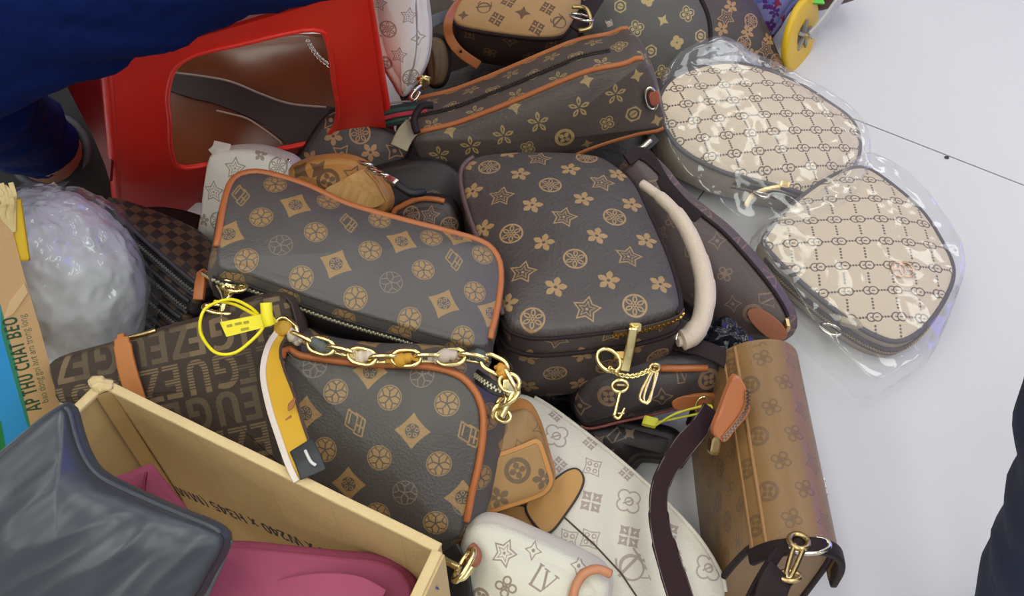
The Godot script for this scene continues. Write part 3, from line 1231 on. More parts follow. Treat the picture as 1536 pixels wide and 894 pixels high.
# ---------------------------------------------------------------- bags at the back and at the right
func pile_back() -> void:
	var n1 := Vector3(0.1, 0.24, 1.0)
	# upper box bag with two orange edges
	var pl := plane(810, 175, 0.185, n1, -18)
	var b := shape(pl, [[620, 206], [684, 188], [751, 163], [835, 128], [885, 109], [936, 99], [964, 90], [982, 120], [993, 161], [996, 192], [952, 203], [885, 224], [800, 262], [720, 300], [655, 310], [640, 270], [626, 235]], 0.10, {"bulge": 0.012, "r": 0.006, "gb": 0.006})
	var olive := rgb(160, 134, 88)
	var ground := rgb(80, 68, 64)
	var fm := printed(b, ground, olive, [
		["lily", 0.0125, 10, [659, 231, 706, 215, 754, 198, 806, 178, 867, 156, 922, 138]],
		["quatrefoil", 0.010, 0, [909, 180, 790, 215]], ["coin", 0.0125, 0, [845, 200, 700, 262]], ["hexagon", 0.011, 0, [949, 168, 660, 272]],
		["spark", 0.009, 0, [675, 196, 772, 160, 880, 120, 955, 112, 985, 180, 880, 214, 745, 240]]])
	var up_rep := repeat(ground, olive, ["lily", "quatrefoil", "lily", "coin"], 0.42)
	var t := bag("camera_bag", "brown printed box-shaped handbag with orange edges and a dark zip slot, behind the centre bag", "handbag", b, fm, up_rep)
	part(t, "piping", piping(b, span(b, [622, 205], [800, 142], [964, 91]), 0.0034), orange, "orange piping")
	part(t, "piping", piping(b, span(b, [622, 205], [800, 142], [964, 91]), 0.0034, 0.094), orange, "orange piping")
	part(t, "piping", piping(b, span(b, [996, 190], [950, 204], [860, 232]), 0.0034), orange, "orange piping")
	var ids := span(b, [628, 203], [800, 142], [925, 101])
	zip(t, PackedVector3Array(edge(b, ids, 0.036, 0.0062)), pl.v, black, mat(rgb(60, 48, 40), 0.5), 0.0035)
	var rc := face_at(b, 975, 145, 0.004)
	part(t, "end_ring", torus(rc, pl.u * 0.007, pl.v * 0.015, 0.0022), silver, "oval pale gold ring")
	part(t, "ring_tab", block(rc + pl.u * 0.004, pl.u * 0.006, pl.v * 0.009, pl.n * 0.003, 0.4), mat(rgb(160, 84, 66), 0.45), "red-brown leather tab")
	part(t, "zip_end", block(face_at(b, 925, 60, -0.05), pl.u * 0.004, pl.v * 0.004, pl.n * 0.003, 0.3), silver)
	part(t, "handle_loop", tube([P(626, 200, 0.19), P(621, 180, 0.2), P(632, 160, 0.21), P(650, 158, 0.21)], 0.0045), dark_leather)

	# low bag with a tan lid
	pl = plane(775, 25, 0.20, Vector3(0, 0.97, 0.25), 8)
	b = shape(pl, [[690, -8], [680, 14], [686, 34], [734, 45], [801, 53], [836, 52], [850, 44], [864, 20], [872, 0], [862, -22], [790, -32], [720, -26]], 0.075, {"bulge": 0.006, "r": 0.004})
	var tan_c := rgb(170, 130, 82)
	fm = printed(b, tan_c, rgb(96, 66, 40), [["script", 0.011, 80, [726, 14]], ["four_squares", 0.009, 20, [763, 6, 821, 16, 745, 31, 805, 43]], ["spark", 0.011, 0, [784, 23]], ["script", 0.011, 30, [838, 34]], ["spark", 0.008, 0, [695, 24]]])
	t = bag("lidded_handbag", "low round handbag with flat tan printed lid and dark side, at the top edge", "handbag", b, fm, repeat(rgb(58, 46, 42), rgb(120, 92, 60), ["spark_line", "blossom"], 0.4))
	part(t, "rim", ring_of(b, 0.003, 0.006), dark_leather)
	part(t, "strap", ribbon([P(716, -6, 0.20), P(690, 4, 0.205), P(673, 30, 0.20), P(674, 55, 0.18), P(690, 78, 0.16), P(718, 98, 0.14)], 0.0065, 0.0016, Vector3(0.4, 0.3, 1)), orange, "orange leather strap")
	part(t, "strap_rivet", block(P(691, 77, 0.166), Vector3(0.002, 0, 0), Vector3(0, 0.002, 0), Vector3(0, 0, 0.0012), 0.4), gold)
	part(t, "strap_end", ribbon([P(905, -20, 0.23), P(880, 20, 0.23), P(864, 46, 0.22)], 0.010, 0.002, Vector3(0.3, 0.9, 0.4)), dark_leather)
	part(t, "buckle", torus(P(872, 26, 0.236), Vector3(0.014, 0, 0.004), Vector3(0.002, 0.004, 0.012), 0.002), silver)
	part(t, "buckle_bar", tube([P(858, 10, 0.238), P(880, 14, 0.238), P(886, 40, 0.232), P(868, 46, 0.23)], 0.0028), brass)

	# round grey-brown bag
	pl = plane(975, 60, 0.13, Vector3(0.05, 0.62, 0.78), 20)
	b = shape(pl, [[868, 40], [880, 5], [915, -30], [980, -48], [1030, -28], [1058, 12], [1066, 52], [1060, 92], [1038, 130], [1000, 160], [950, 150], [905, 120]], 0.06, {"bulge": 0.012})
	fm = printed(b, rgb(80, 76, 72), rgb(176, 150, 100), [["hexagon", 0.0095, 10, [929, 10, 974, 77, 1050, 54]], ["quatrefoil", 0.0115, 10, [952, 43, 1029, 21, 992, 109]], ["spark", 0.009, 10, [992, 31, 930, 82]], ["quatrefoil_full", 0.010, 10, [970, 0, 1013, 64]]])
	t = bag("round_handbag", "round grey-brown handbag with pale clover print and a dark rim, top centre", "handbag", b, fm, dark_leather)
	part(t, "rim", ring_of(b, 0.0035), dark_leather)

	# brown bag half behind it
	pl = plane(1110, 45, 0.07, Vector3(0.2, 0.75, 0.6), 35)
	b = shape(pl, [[1040, -30], [1100, -40], [1132, -4], [1152, 36], [1176, 92], [1178, 110], [1150, 100], [1100, 92], [1055, 80], [1045, 20]], 0.05, {"bulge": 0.008})
	fm = printed(b, rgb(62, 50, 50), rgb(160, 120, 80), [["flower", 0.0115, 20, [1093, 12, 1080, 45, 1118, 50, 1152, 60, 1128, 84]], ["star", 0.013, 10, [1086, 28, 1147, 75, 1110, 78]], ["wheel", 0.012, 0, [1124, 33, 1113, 67, 1165, 92]]])
	bag("flat_handbag", "brown star and flower printed handbag lying beside the yellow wheel", "handbag", b, fm, dark_leather)

	# narrow white bag beside the stool
	pl = plane(598, 60, 0.24, Vector3(0.12, 0.35, 0.93), 0)
	b = shape(pl, [[552, -40], [600, -45], [634, -30], [641, 10], [645, 52], [641, 92], [627, 122], [606, 149], [592, 130], [572, 95], [558, 45]], 0.045, {"bulge": 0.014, "r": 0.010})
	fm = printed(b, rgb(240, 235, 224), rgb(168, 154, 142), [["star", 0.0095, 10, [568, 3, 613, 21, 598, 79, 560, 55]], ["wheel", 0.0105, 0, [582, 41]], ["coin", 0.009, 0, [578, 95]], ["spark_line", 0.010, 0, [627, 55]], ["wheel", 0.011, 0, [616, 115]]])
	t = bag("slim_handbag", "slim white printed handbag hanging point down beside the red stool", "handbag", b, fm, white_leather)
	part(t, "seam", sweep(PackedVector3Array([face_at(b, 622, -20), face_at(b, 625, 20), face_at(b, 625, 60), face_at(b, 621, 95), face_at(b, 612, 128)]), 0.0012, 0.0008, pl.n), mat(rgb(176, 166, 154), 0.6))
	part(t, "clasp_body", joined([block(P(635, 124, 0.20), Vector3(0.004, 0.007, 0), Vector3(-0.006, 0.003, 0), Vector3(0, 0, 0.004), 0.3), torus(P(636, 118, 0.202), Vector3(0.008, 0, 0), Vector3(0, 0.006, 0.004), 0.0018)]), gold)
	part(t, "clasp_hook", tube([P(632, 128, 0.2), P(622, 136, 0.2), P(616, 146, 0.195), P(622, 150, 0.195), P(630, 138, 0.2)], 0.0024), silver)

	# things seen between them
	pl = plane(650, 60, 0.10, Vector3(0, 0.7, 0.7), 0)
	b = shape(pl, [[610, 20], [680, 0], [720, 60], [720, 140], [650, 170], [600, 140]], 0.05, {"bulge": 0.01})
	bag("soft_bag", "plain dark brown soft bag in the gap between the white bag and the box bag", "handbag", b, tri(rgb(58, 44, 34), 0.6, grain, 4.0), dark_leather)
	pl = plane(648, 100, 0.15, Vector3(0.0, 0.5, 0.85), 80)
	b = shape(pl, [[640, 60], [664, 62], [672, 96], [664, 125], [646, 128], [640, 96]], 0.03, {"bulge": 0.006})
	bag("small_pouch", "small plain brown pouch wedged beside the white bag's gold clasp", "pouch", b, tri(rgb(98, 74, 52), 0.55, grain, 4.0), dark_leather)
	var r := thing("belt_strap", "grey woven belt strap crossing behind the white bag at the top", "strap", P(655, 30, 0.0))
	part(r, "webbing", ribbon([P(625, 52, 0.17), P(650, 32, 0.185), P(675, 22, 0.18)], 0.008, 0.0012, Vector3(0, 0.8, 0.6)), mat(rgb(92, 92, 104), 0.7))

	long_bag()
	sleeve_bags()
	trolley()
	clutch()
	low_bag()

func long_bag() -> void:
	var pl := plane(1060, 380, 0.115, Vector3(-0.30, 0.68, 0.68), 42)
	var b := shape(pl, [[955, 238], [985, 258], [1011, 288], [1050, 322], [1090, 356], [1149, 424], [1180, 474], [1178, 500], [1150, 508], [1110, 500], [1060, 480], [1000, 430], [950, 350], [930, 270]], 0.05, {"bulge": 0.008, "gb": 0.010})
	var g := rgb(82, 67, 66)
	var ink := rgb(124, 98, 82)
	var fm := printed(b, g, ink, [["spark_line", 0.011, 40, [1076, 361, 1100, 455]], ["blossom", 0.010, 20, [1088, 410, 1010, 330]], ["coin", 0.012, 0, [1022, 310, 1130, 470]], ["letters", 0.010, 40, [985, 280, 1040, 380, 1150, 450]], ["star", 0.010, 0, [990, 350, 1050, 440]]])
	var t := bag("long_handbag", "long dark brown handbag with folded edge and orange end tab, under the plastic-wrapped bags", "handbag", b, fm, repeat(g.lightened(0.03), ink, ["letters", "spark_line"], 0.4))
	part(t, "edge_binding", piping(b, span(b, [957, 239], [1090, 356], [1180, 478]), 0.0026), dark_leather)
	part(t, "end_tab", plate(pl, [[1122, 466], [1136, 461], [1156, 470], [1176, 488], [1181, 503], [1166, 511], [1146, 500], [1128, 482]], 0.006, 0.010, 40), mat(rgb(150, 88, 62), 0.5), "orange-brown leather tab")
	part(t, "end_stud", block(P(1180, 488, 0.08), Vector3(0.003, 0, 0), Vector3(0, 0.006, 0), Vector3(0, 0, 0.006), 0.4), brass)
	part(t, "side_strap", ribbon([P(940, 240, 0.175), P(968, 232, 0.172), P(1000, 280, 0.16), P(1046, 330, 0.14)], 0.008, 0.0016, Vector3(-0.2, 0.8, 0.5)), dark_leather)
	var lg := thing("zip_fastener", "bright silver zip end under the box bag's right corner", "zip", P(968, 218, 0.0))
	part(lg, "metal_end", tube([P(949, 229, 0.165), P(962, 222, 0.168), P(976, 210, 0.17)], 0.0032), silver)
	part(lg, "tape_end", ribbon([P(940, 232, 0.16), P(960, 226, 0.163), P(984, 206, 0.166)], 0.006, 0.001, Vector3(0, 0.9, 0.4)), black)

# ring chain print: nodes on a lattice joined by dotted lines
func chain_print(b: Dictionary, x0: float, y0: float, ax: float, ay: float, bx: float, by: float) -> StandardMaterial3D:
	var o := on(b.pl, x0, y0)
	var va := on(b.pl, x0 + ax, y0 + ay) - o
	var vb := on(b.pl, x0 + bx, y0 + by) - o
	var ink := rgb(86, 70, 58)
	var work := func(img: Image, to: Callable, s: float) -> void:
		for i in range(-14, 15):
			for j in range(-14, 15):
				var c: Vector2 = o + va * i + vb * j
				var q: Vector2 = to.call(c)
				if q.x < -80 or q.y < -80 or q.x > img.get_width() + 80 or q.y > img.get_height() + 80:
					continue
				stamp(img, "rings", q, 0.0082 * s, atan2(-va.y, va.x), ink, rgb(206, 186, 160))
				for d in [va, vb]:
					for k in 4:
						stamp(img, "dot", to.call(c + d * (0.32 + 0.12 * k)), 0.0013 * s, 0.4, ink, ink)
	return printed(b, rgb(206, 186, 160), ink, [], 0.7, work)

func sleeve_bags() -> void:
	var side := mat(rgb(164, 146, 122), 0.6)
	var rim := mat(rgb(70, 60, 58), 0.5)
	# the upper bag rests across the lower one
	var pl := plane(1150, 190, 0.085, Vector3(0.2, 0.95, 0.24), 5)
	var b := shape(pl, [[990, 160], [1006, 120], [1050, 99], [1100, 93], [1145, 102], [1196, 122], [1238, 148], [1278, 178], [1291, 212], [1284, 245], [1257, 279], [1222, 292], [1188, 282], [1134, 268], [1078, 252], [1018, 216]], 0.062, {"bulge": 0.014, "r": 0.006})
	var t := bag("wallet_bag", "beige ring-chain printed zip bag in clear plastic, upper of the two at the right", "handbag", b, chain_print(b, 1061, 158, 33.6, -1.4, 12.3, 25.0), side, "")
	part(t, "rim", ring_of(b, 0.0034, 0.004), rim)
	var e := span(b, [1290, 225], [1222, 292], [1110, 240])
	zip(t, PackedVector3Array(edge(b, e, 0.020, 0.004)), pl.v * -1.0, rim, brass, 0.009)
	slider(t, P(1176, 276, 0.075), Vector3(1, 0, 0.3), Vector3(0, 0.7, 0.7), [P(1170, 280, 0.078), P(1150, 284, 0.075), P(1128, 294, 0.07), P(1118, 310, 0.06)], brass)
	part(t, "pull_ring", torus(P(1142, 292, 0.082), Vector3(0.009, 0, 0.003), Vector3(0, 0.004, 0.008), 0.002), silver)
	# the lower bag lies on the floor
	var pl2 := plane(1300, 400, 0.055, Vector3(0.06, 1.0, 0.10), 2)
	var b2 := shape(pl2, [[1155, 345], [1190, 305], [1240, 268], [1284, 250], [1315, 258], [1377, 308], [1410, 354], [1431, 402], [1418, 446], [1386, 489], [1352, 509], [1320, 503], [1279, 480], [1221, 436], [1152, 370]], 0.05, {"bulge": 0.012, "r": 0.006})
	var t2 := bag("wallet_bag", "beige ring-chain printed zip bag with brass ring emblem, in clear plastic on the floor", "handbag", b2, chain_print(b2, 1309, 304, 33.4, 0.5, 7.0, 32.6), side, "")
	part(t2, "rim", ring_of(b2, 0.0034, 0.004), rim)
	var e2 := span(b2, [1430, 410], [1340, 508], [1160, 376])
	zip(t2, PackedVector3Array(edge(b2, e2, 0.022, 0.004)), pl2.v * -1.0, rim, brass, 0.009)
	part(t2, "pull_ring", torus(P(1246, 494, 0.035), Vector3(0.012, 0, 0.002), Vector3(0.001, 0.002, 0.010), 0.002), silver)
	part(t2, "end_puck", block(P(1275, 482, 0.045), Vector3(0.012, 0, 0.004), Vector3(0, 0.004, 0), Vector3(0, 0, 0.008), 0.3), side)
	for s in [-1.0, 1.0]:
		var c := face_at(b2, 1348 + 6 * s, 412, 0.002)
		part(t2, "emblem_ring", torus(c, pl2.u * 0.0085, pl2.v * 0.0105, 0.0016), mat(rgb(206, 160, 120), 0.3, 1.0), "brass ring of the emblem")
		part(t2, "emblem_bar", block(c + pl2.u * 0.003 * s, pl2.u * 0.004, pl2.v * 0.0012, pl2.n * 0.0012, 0.2), mat(rgb(206, 160, 120), 0.3, 1.0))
	# the clear sleeves
	sleeve("plastic_sleeve", "crinkled clear plastic sleeve around the upper beige bag", plane(1150, 190, 0.105, Vector3(0.0, 0.98, 0.16), 5), [[992, 130], [1010, 92], [1035, 70], [1072, 57], [1108, 64], [1150, 90], [1240, 134], [1292, 185], [1303, 240], [1270, 292], [1215, 322], [1165, 332], [1112, 328], [1060, 290], [1000, 222]], 0.062, 0.010)
	sleeve("plastic_sleeve", "crinkled clear plastic sleeve around the lower beige bag on the floor", plane(1300, 400, 0.072, Vector3(0.06, 1.0, 0.10), 2), [[1140, 350], [1175, 318], [1230, 288], [1290, 235], [1330, 240], [1390, 288], [1432, 350], [1446, 402], [1428, 462], [1402, 520], [1350, 556], [1312, 568], [1280, 544], [1230, 500], [1190, 440], [1150, 392]], 0.060, 0.009)
	var knot := thing("plastic_knot", "crumpled gathered end of the upper clear plastic sleeve", "plastic", P(1075, 85, 0.0))
	part(knot, "gathered_film", crumple(P(1078, 90, 0.095), Vector3(0.05, 0, 0.01), Vector3(0, 0.02, 0), Vector3(0, 0, 0.036), 0.55, 21), glassy(Color(0.95, 0.95, 1.0), 0.16, 0.1))

# a thin crinkled film over an outline
func sleeve(called: String, label: String, pl: Dictionary, px: Array, T: float, h: float) -> void:
	var b := shape(pl, px, T, {"bulge": h, "r": 0.004, "N": 150, "rings": 46, "wr": 0.0})
	var rows := []
	var uvs := []
	for k in 58:
		var ring := PackedVector3Array()
		var t := PackedVector2Array()
		for i in b.N + 1:
			var j: int = i % b.N
			var s := minf(k / 46.0, 1.0)
			var p: Vector2 = b.c + (b.o[j] - b.c) * (s if k <= 46 else 1.0 + 0.02 * sin(PI * (k - 46) / 11.0))
			var q := p * 1000.0
			var rim := smoothstep(0.55, 1.0, s)
			var w := (0.0012 + 0.004 * rim) * ridge.get_noise_2d(q.x * 0.55 + q.y * 0.25, q.y * 0.7 - q.x * 0.15 + pl.o.x * 800.0)
			w += 0.0045 * ridge.get_noise_2d(q.x * 0.2 + 300.0, q.y * 0.16)
			var d: float = h * pow(1.0 - s * s, 0.6) + w - (0.0 if k <= 46 else T * (k - 46) / 11.0 * (0.85 + 0.1 * noise.get_noise_1d(i * 9.0)))
			if k > 46:
				p += b.n[j] * 0.006 * ridge.get_noise_2d(i * 6.0, k * 9.0) * sin(PI * (k - 46) / 11.0)
			ring.append(at(pl, p, d))
			t.append(p)
		rows.append(ring)
		uvs.append(t)
	var t := thing(called, label, "plastic", at(pl, b.c, -T))
	part(t, "film", skin(rows, uvs, at(pl, b.c, -T / 2)), film_mat)

# a lumpy, sharply creased ball: half axes x, y, z
func crumple(c: Vector3, x: Vector3, y: Vector3, z: Vector3, amount: float, seed_at: float, nu := 72, nv := 40, fine := 1.0) -> ArrayMesh:
	var rows := []
	var uvs := []
	for i in nv + 1:
		var ring := PackedVector3Array()
		var t := PackedVector2Array()
		var a := PI * i / nv
		for j in nu + 1:
			var g := TAU * (j % nu) / nu
			var d := Vector3(sin(a) * cos(g), cos(a), sin(a) * sin(g))
			var q := d * 100.0 * fine + Vector3.ONE * seed_at * 37.0
			var k := 1.0 + amount * (0.5 * noise.get_noise_3d(q.x * 0.6, q.y * 0.6, q.z * 0.6) + 0.35 * ridge.get_noise_3d(q.x, q.y, q.z) + 0.12 * ridge.get_noise_3d(q.x * 3.0, q.y * 3.0, q.z * 3.0))
			ring.append(c + (x * d.x + y * d.y + z * d.z) * k)
			t.append(Vector2(j, i))
		rows.append(ring)
		uvs.append(t)
	return skin(rows, uvs, c)

func trolley() -> void:
	# small trolley wheel with a yellow tyre, a clear bag of cloth above it
	var c := P(1200, 52, 0.045)
	var ax := Vector3(0.78, 0.22, 0.58).normalized()
	var y := Vector3.UP
	var x := y.cross(ax).normalized()
	y = ax.cross(x).normalized()
	var t := thing("trolley_wheel", "yellow-tyred trolley wheel with a grey hub standing on the pale tiles", "wheel", P(1190, 90, 0.0))
	var yellow := mat(rgb(214, 172, 18), 0.35)
	var r := 0.038
	part(t, "tyre", sweep(PackedVector3Array(circle3(c, x * r, y * r)), 0.021, 0.0068, ax, 14, true, 0.6), yellow)
	part(t, "tread_band", sweep(PackedVector3Array(circle3(c - ax * 0.004, x * (r + 0.0062), y * (r + 0.0062))), 0.006, 0.0016, ax, 8, true), mat(rgb(190, 176, 150), 0.6))
	part(t, "hub", sweep(PackedVector3Array([c - ax * 0.006, c + ax * 0.004]), 0.030, 0.030, x, 24), mat(rgb(92, 84, 80), 0.5))
	for i in 5:
		var d := x * cos(TAU * i / 5) + y * sin(TAU * i / 5)
		part(t, "spoke", block(c + d * 0.014 + ax * 0.006, d * 0.011, ax * 0.003, ax.cross(d) * 0.003, 0.2), mat(rgb(140, 134, 128), 0.4))
	part(t, "axle", sweep(PackedVector3Array([c - ax * 0.01, c + ax * 0.018]), 0.005, 0.005, x, 12), silver)
	part(t, "fork", ribbon([c + ax * 0.016, c + ax * 0.02 + Vector3(0.02, 0.02, -0.02), c + ax * 0.026 + Vector3(0.05, 0.05, -0.06)], 0.010, 0.003, ax), mat(rgb(176, 174, 172), 0.35))
	var s := thing("shoe", "dark brown shoe toe with a green patch at the top edge, above the yellow wheel", "shoe", P(1250, 10, 0.0))
	var q := P(1252, -6, 0.06)
	part(s, "upper", body([[q + Vector3(-0.02, 0, 0), q + Vector3(0.03, 0.0, -0.03), 0.022, 0.026], [q + Vector3(-0.03, 0.0, -0.01), q + Vector3(-0.05, 0.01, -0.03), 0.018, 0.02]], 0.006, 0.02), mat(rgb(84, 44, 36), 0.5))
	part(s, "green_patch", block(P(1222, 2, 0.085), Vector3(0.014, 0, 0.002), Vector3(0, 0.002, 0.001), Vector3(0, 0, 0.006), 0.3), mat(rgb(96, 190, 70), 0.5), "bright green patch")
	# floral cloth bundle
	var pl := plane(1150, 15, 0.06, Vector3(0.1, 0.7, 0.6), 20)
	var b := shape(pl, [[1110, -40], [1190, -45], [1212, -10], [1190, 12], [1172, 40], [1155, 58], [1142, 36], [1128, 6]], 0.05, {"bulge": 0.015, "wr": 0.005})
	var work := func(img: Image, _to: Callable, sc: float) -> void:
		var rr := RandomNumberGenerator.new()
		rr.seed = 4
		for i in 46:
			var cc := Vector2(rr.randf() * img.get_width(), rr.randf() * img.get_height())
			stamp(img, "flower" if i % 2 else "spark", cc, rr.randf_range(0.006, 0.013) * sc, rr.randf() * TAU, [rgb(104, 22, 84), rgb(70, 24, 96), rgb(120, 20, 50), rgb(74, 84, 150)][i % 4], rgb(88, 96, 150))
	bag("cloth_bundle", "blue and purple floral cloth bundle at the top edge left of the yellow wheel", "cloth", b, printed(b, rgb(110, 110, 160), rgb(100, 30, 90), [], 0.9, work), mat(rgb(80, 60, 110), 0.9))

func circle3(c: Vector3, x: Vector3, y: Vector3, n := 40) -> Array:
	var p := []
	for i in n:
		p.append(c + x * cos(TAU * i / n) + y * sin(TAU * i / n))
	return p

# tan clutch standing on the floor at the right: a long rounded body under a flap
func clutch() -> void:
	var h := 0.165
	var a := P(1152, 522, h)
	var z := P(1206, 812, h)
	z.y = h
	var ax := (z - a).normalized()
	var s := ax.cross(Vector3.UP).normalized()   # to the right in the photograph
	if s.x < 0:
		s = -s
	var L := a.distance_to(z)
	var t := thing("clutch_bag", "tan printed flap clutch with dark edging standing on the floor, right of the dark strap", "handbag", (a + z) / 2 - Vector3(0, h, 0))
	# cross-section from the left foot over the top to the right foot
	var sec := [[-0.056, 0.0], [-0.054, 0.05], [-0.048, 0.10], [-0.040, 0.136], [-0.028, 0.153], [-0.010, 0.162], [0.008, 0.163], [0.022, 0.156], [0.032, 0.142], [0.037, 0.12], [0.038, 0.09], [0.037, 0.04], [0.036, 0.0]]
	var g := rgb(134, 100, 62)
	var ink := rgb(110, 82, 56)
	var img_mat := func(w: float, hh: float, seed_n: int) -> StandardMaterial3D:
		var k := K * 1.6
		var img := Image.create_empty(int(w * k), int(hh * k), false, Image.FORMAT_RGB8)
		img.fill(g)
		var kinds := ["letters", "blossom", "coin", "blossom", "star", "spark_line"]
		var n := 0
		for i in int(hh / 0.029) + 1:
			for j in int(w / 0.034) + 1:
				stamp(img, kinds[(n + seed_n) % 6], Vector2((j + 0.35 + 0.5 * (i % 2)) * 0.034, (i + 0.5) * 0.029) * k, 0.0105 * k, 0.25 + 0.2 * (n % 3), ink, g)
				n += 1
			n += 1
		var m := StandardMaterial3D.new()
		m.albedo_texture = ImageTexture.create_from_image(img)
		m.roughness = 0.36
		return grained(m, 0.25)
	var spline := PackedVector2Array()
	for i in sec.size():
		spline.append(Vector2(sec[i][0], sec[i][1]))
	var loft := func(from: int, to: int, off: float, l0: float, l1: float, th: float) -> ArrayMesh:
		var rows := []
		var uvs := []
		var run := 0.0
		var pts := PackedVector2Array()
		var c2 := Vector2(-0.008, 0.08)
		for i in range(from, to):
			for k in 6:
				pts.append(spline[i].cubic_interpolate(spline[i + 1], spline[maxi(i - 1, 0)], spline[mini(i + 2, sec.size() - 1)], k / 6.0))
		pts.append(spline[to])
		var both := []
		for q in pts:
			both.append(q + (q - c2).normalized() * off)
		if th > 0.0:
			for i in range(pts.size() - 1, -1, -1):
				both.append(pts[i] + (pts[i] - c2).normalized() * (off - th))
			both.append(both[0])
		for m in 14:
			var f := m / 13.0
			var ring := PackedVector3Array()
			var u := PackedVector2Array()
			run = 0.0
			for i in both.size():
				if i > 0:
					run += both[i].distance_to(both[i - 1])
				var puff := 1.0 + (0.02 * sin(PI * f) if th == 0.0 else 0.0)
				ring.append(a + ax * lerpf(l0, l1, f) + s * both[i].x * puff + Vector3.UP * (both[i].y - h))
				u.append(Vector2(run / 0.34, lerpf(l0, l1, f) / 0.30))
			rows.append(ring)
			uvs.append(u)
		return skin(rows, uvs, null)
	var body_mesh: ArrayMesh = loft.call(0, 12, 0.0, -0.005, L - 0.008, 0.0)
	part(t, "body", outward(body_mesh, a + ax * L / 2 - Vector3.UP * 0.09), img_mat.call(0.34, 0.30, 0))
	part(t, "flap", outward(loft.call(3, 10, 0.006, -0.008, L + 0.006, 0.004), a + ax * L / 2 - Vector3.UP * 0.09), img_mat.call(0.34, 0.30, 2), "tan printed flap over the top")
	# end panels
	for f in [-0.005, L - 0.008]:
		var pl := {"o": a + ax * f - Vector3.UP * h, "n": ax if f > 0 else -ax, "u": s, "v": Vector3.UP}
		part(t, "end_panel", plate2(pl, dense(spline.duplicate(), 60), -0.001, 0.002, 60, true), tri(g, 0.4, grain, 4.0, 0.2))
		var rim := []
		for q in spline:
			rim.append(pl.o + pl.u * q.x + Vector3.UP * q.y + pl.n * 0.002)
		part(t, "end_binding", tube(rim, 0.0034), dark_leather)
	var hem := []
	var edge_line := []
	for i in range(3, 11):
		var q: Vector2 = spline[i] + (spline[i] - Vector2(-0.008, 0.08)).normalized() * 0.006
		hem.append(a + ax * (L + 0.006) + s * q.x + Vector3.UP * (q.y - h))
	part(t, "flap_binding", ribbon(hem, 0.0075, 0.0036, s.cross(ax)), dark_leather, "dark edging along the flap's end")
	for k in [0, 1]:
		edge_line = []
		for f in 8:
			var q: Vector2 = spline[3].lerp(spline[4], 0.05 + 0.75 * k) + Vector2(-0.001, 0.0072)
			edge_line.append(a + ax * lerpf(-0.006, L, f / 7.0) + s * q.x + Vector3.UP * (q.y - h))
		part(t, "flap_seam", tube(edge_line, 0.0021), tri(rgb(150, 108, 66), 0.4, grain, 4.0, 0.2))
	for i in 3:
		part(t, "side_stud", block(a + ax * (L * 0.60 + i * 0.007) + s * 0.0445 - Vector3.UP * (h - 0.12), s * 0.002, Vector3.UP * 0.0018, ax * 0.0018, 0.4), silver)
	# ring, hook and the strap that hangs from it
	var rc := P(1214, 818, 0.168)
	part(t, "side_ring", torus(rc, Vector3(0.018, 0, -0.001), Vector3(0, 0.002, 0.008), 0.0024), silver, "silvery D ring")
	part(t, "hook", joined([torus(P(1198, 812, 0.176), Vector3(0.008, 0, 0), Vector3(0, 0.003, 0.008), 0.0026), tube([P(1192, 816, 0.178), P(1180, 858, 0.178), P(1186, 866, 0.178), P(1206, 822, 0.178)], 0.0024), torus(P(1184, 864, 0.178), Vector3(0.009, 0, 0), Vector3(0, 0.002, 0.005), 0.0022)]), brass, "pale gold snap hook")
	part(t, "hook_strap", ribbon([P(1172, 858, 0.180), P(1160, 880, 0.178), P(1148, 930, 0.16)], 0.014, 0.0022, Vector3(0.1, 0.8, 0.5)), dark_leather)
	part(t, "hook_strap", ribbon([P(1170, 824, 0.178), P(1152, 852, 0.174), P(1130, 890, 0.16), P(1112, 930, 0.14)], 0.006, 0.0022, Vector3(0.5, 0.7, 0.5)), dark_leather)

func outward(m: ArrayMesh, c: Vector3) -> ArrayMesh:
	var a: Array = m.surface_get_arrays(0)
	var v: PackedVector3Array = a[Mesh.ARRAY_VERTEX]
	var nr: PackedVector3Array = a[Mesh.ARRAY_NORMAL]
	var s := 0.0
	for i in v.size():
		s += nr[i].dot(v[i] - c)
	if s >= 0.0:
		return m
	var idx: PackedInt32Array = a[Mesh.ARRAY_INDEX]
	for i in nr.size():
		nr[i] = -nr[i]
	idx.reverse()
	return arrays(v, nr, a[Mesh.ARRAY_TEX_UV], idx)

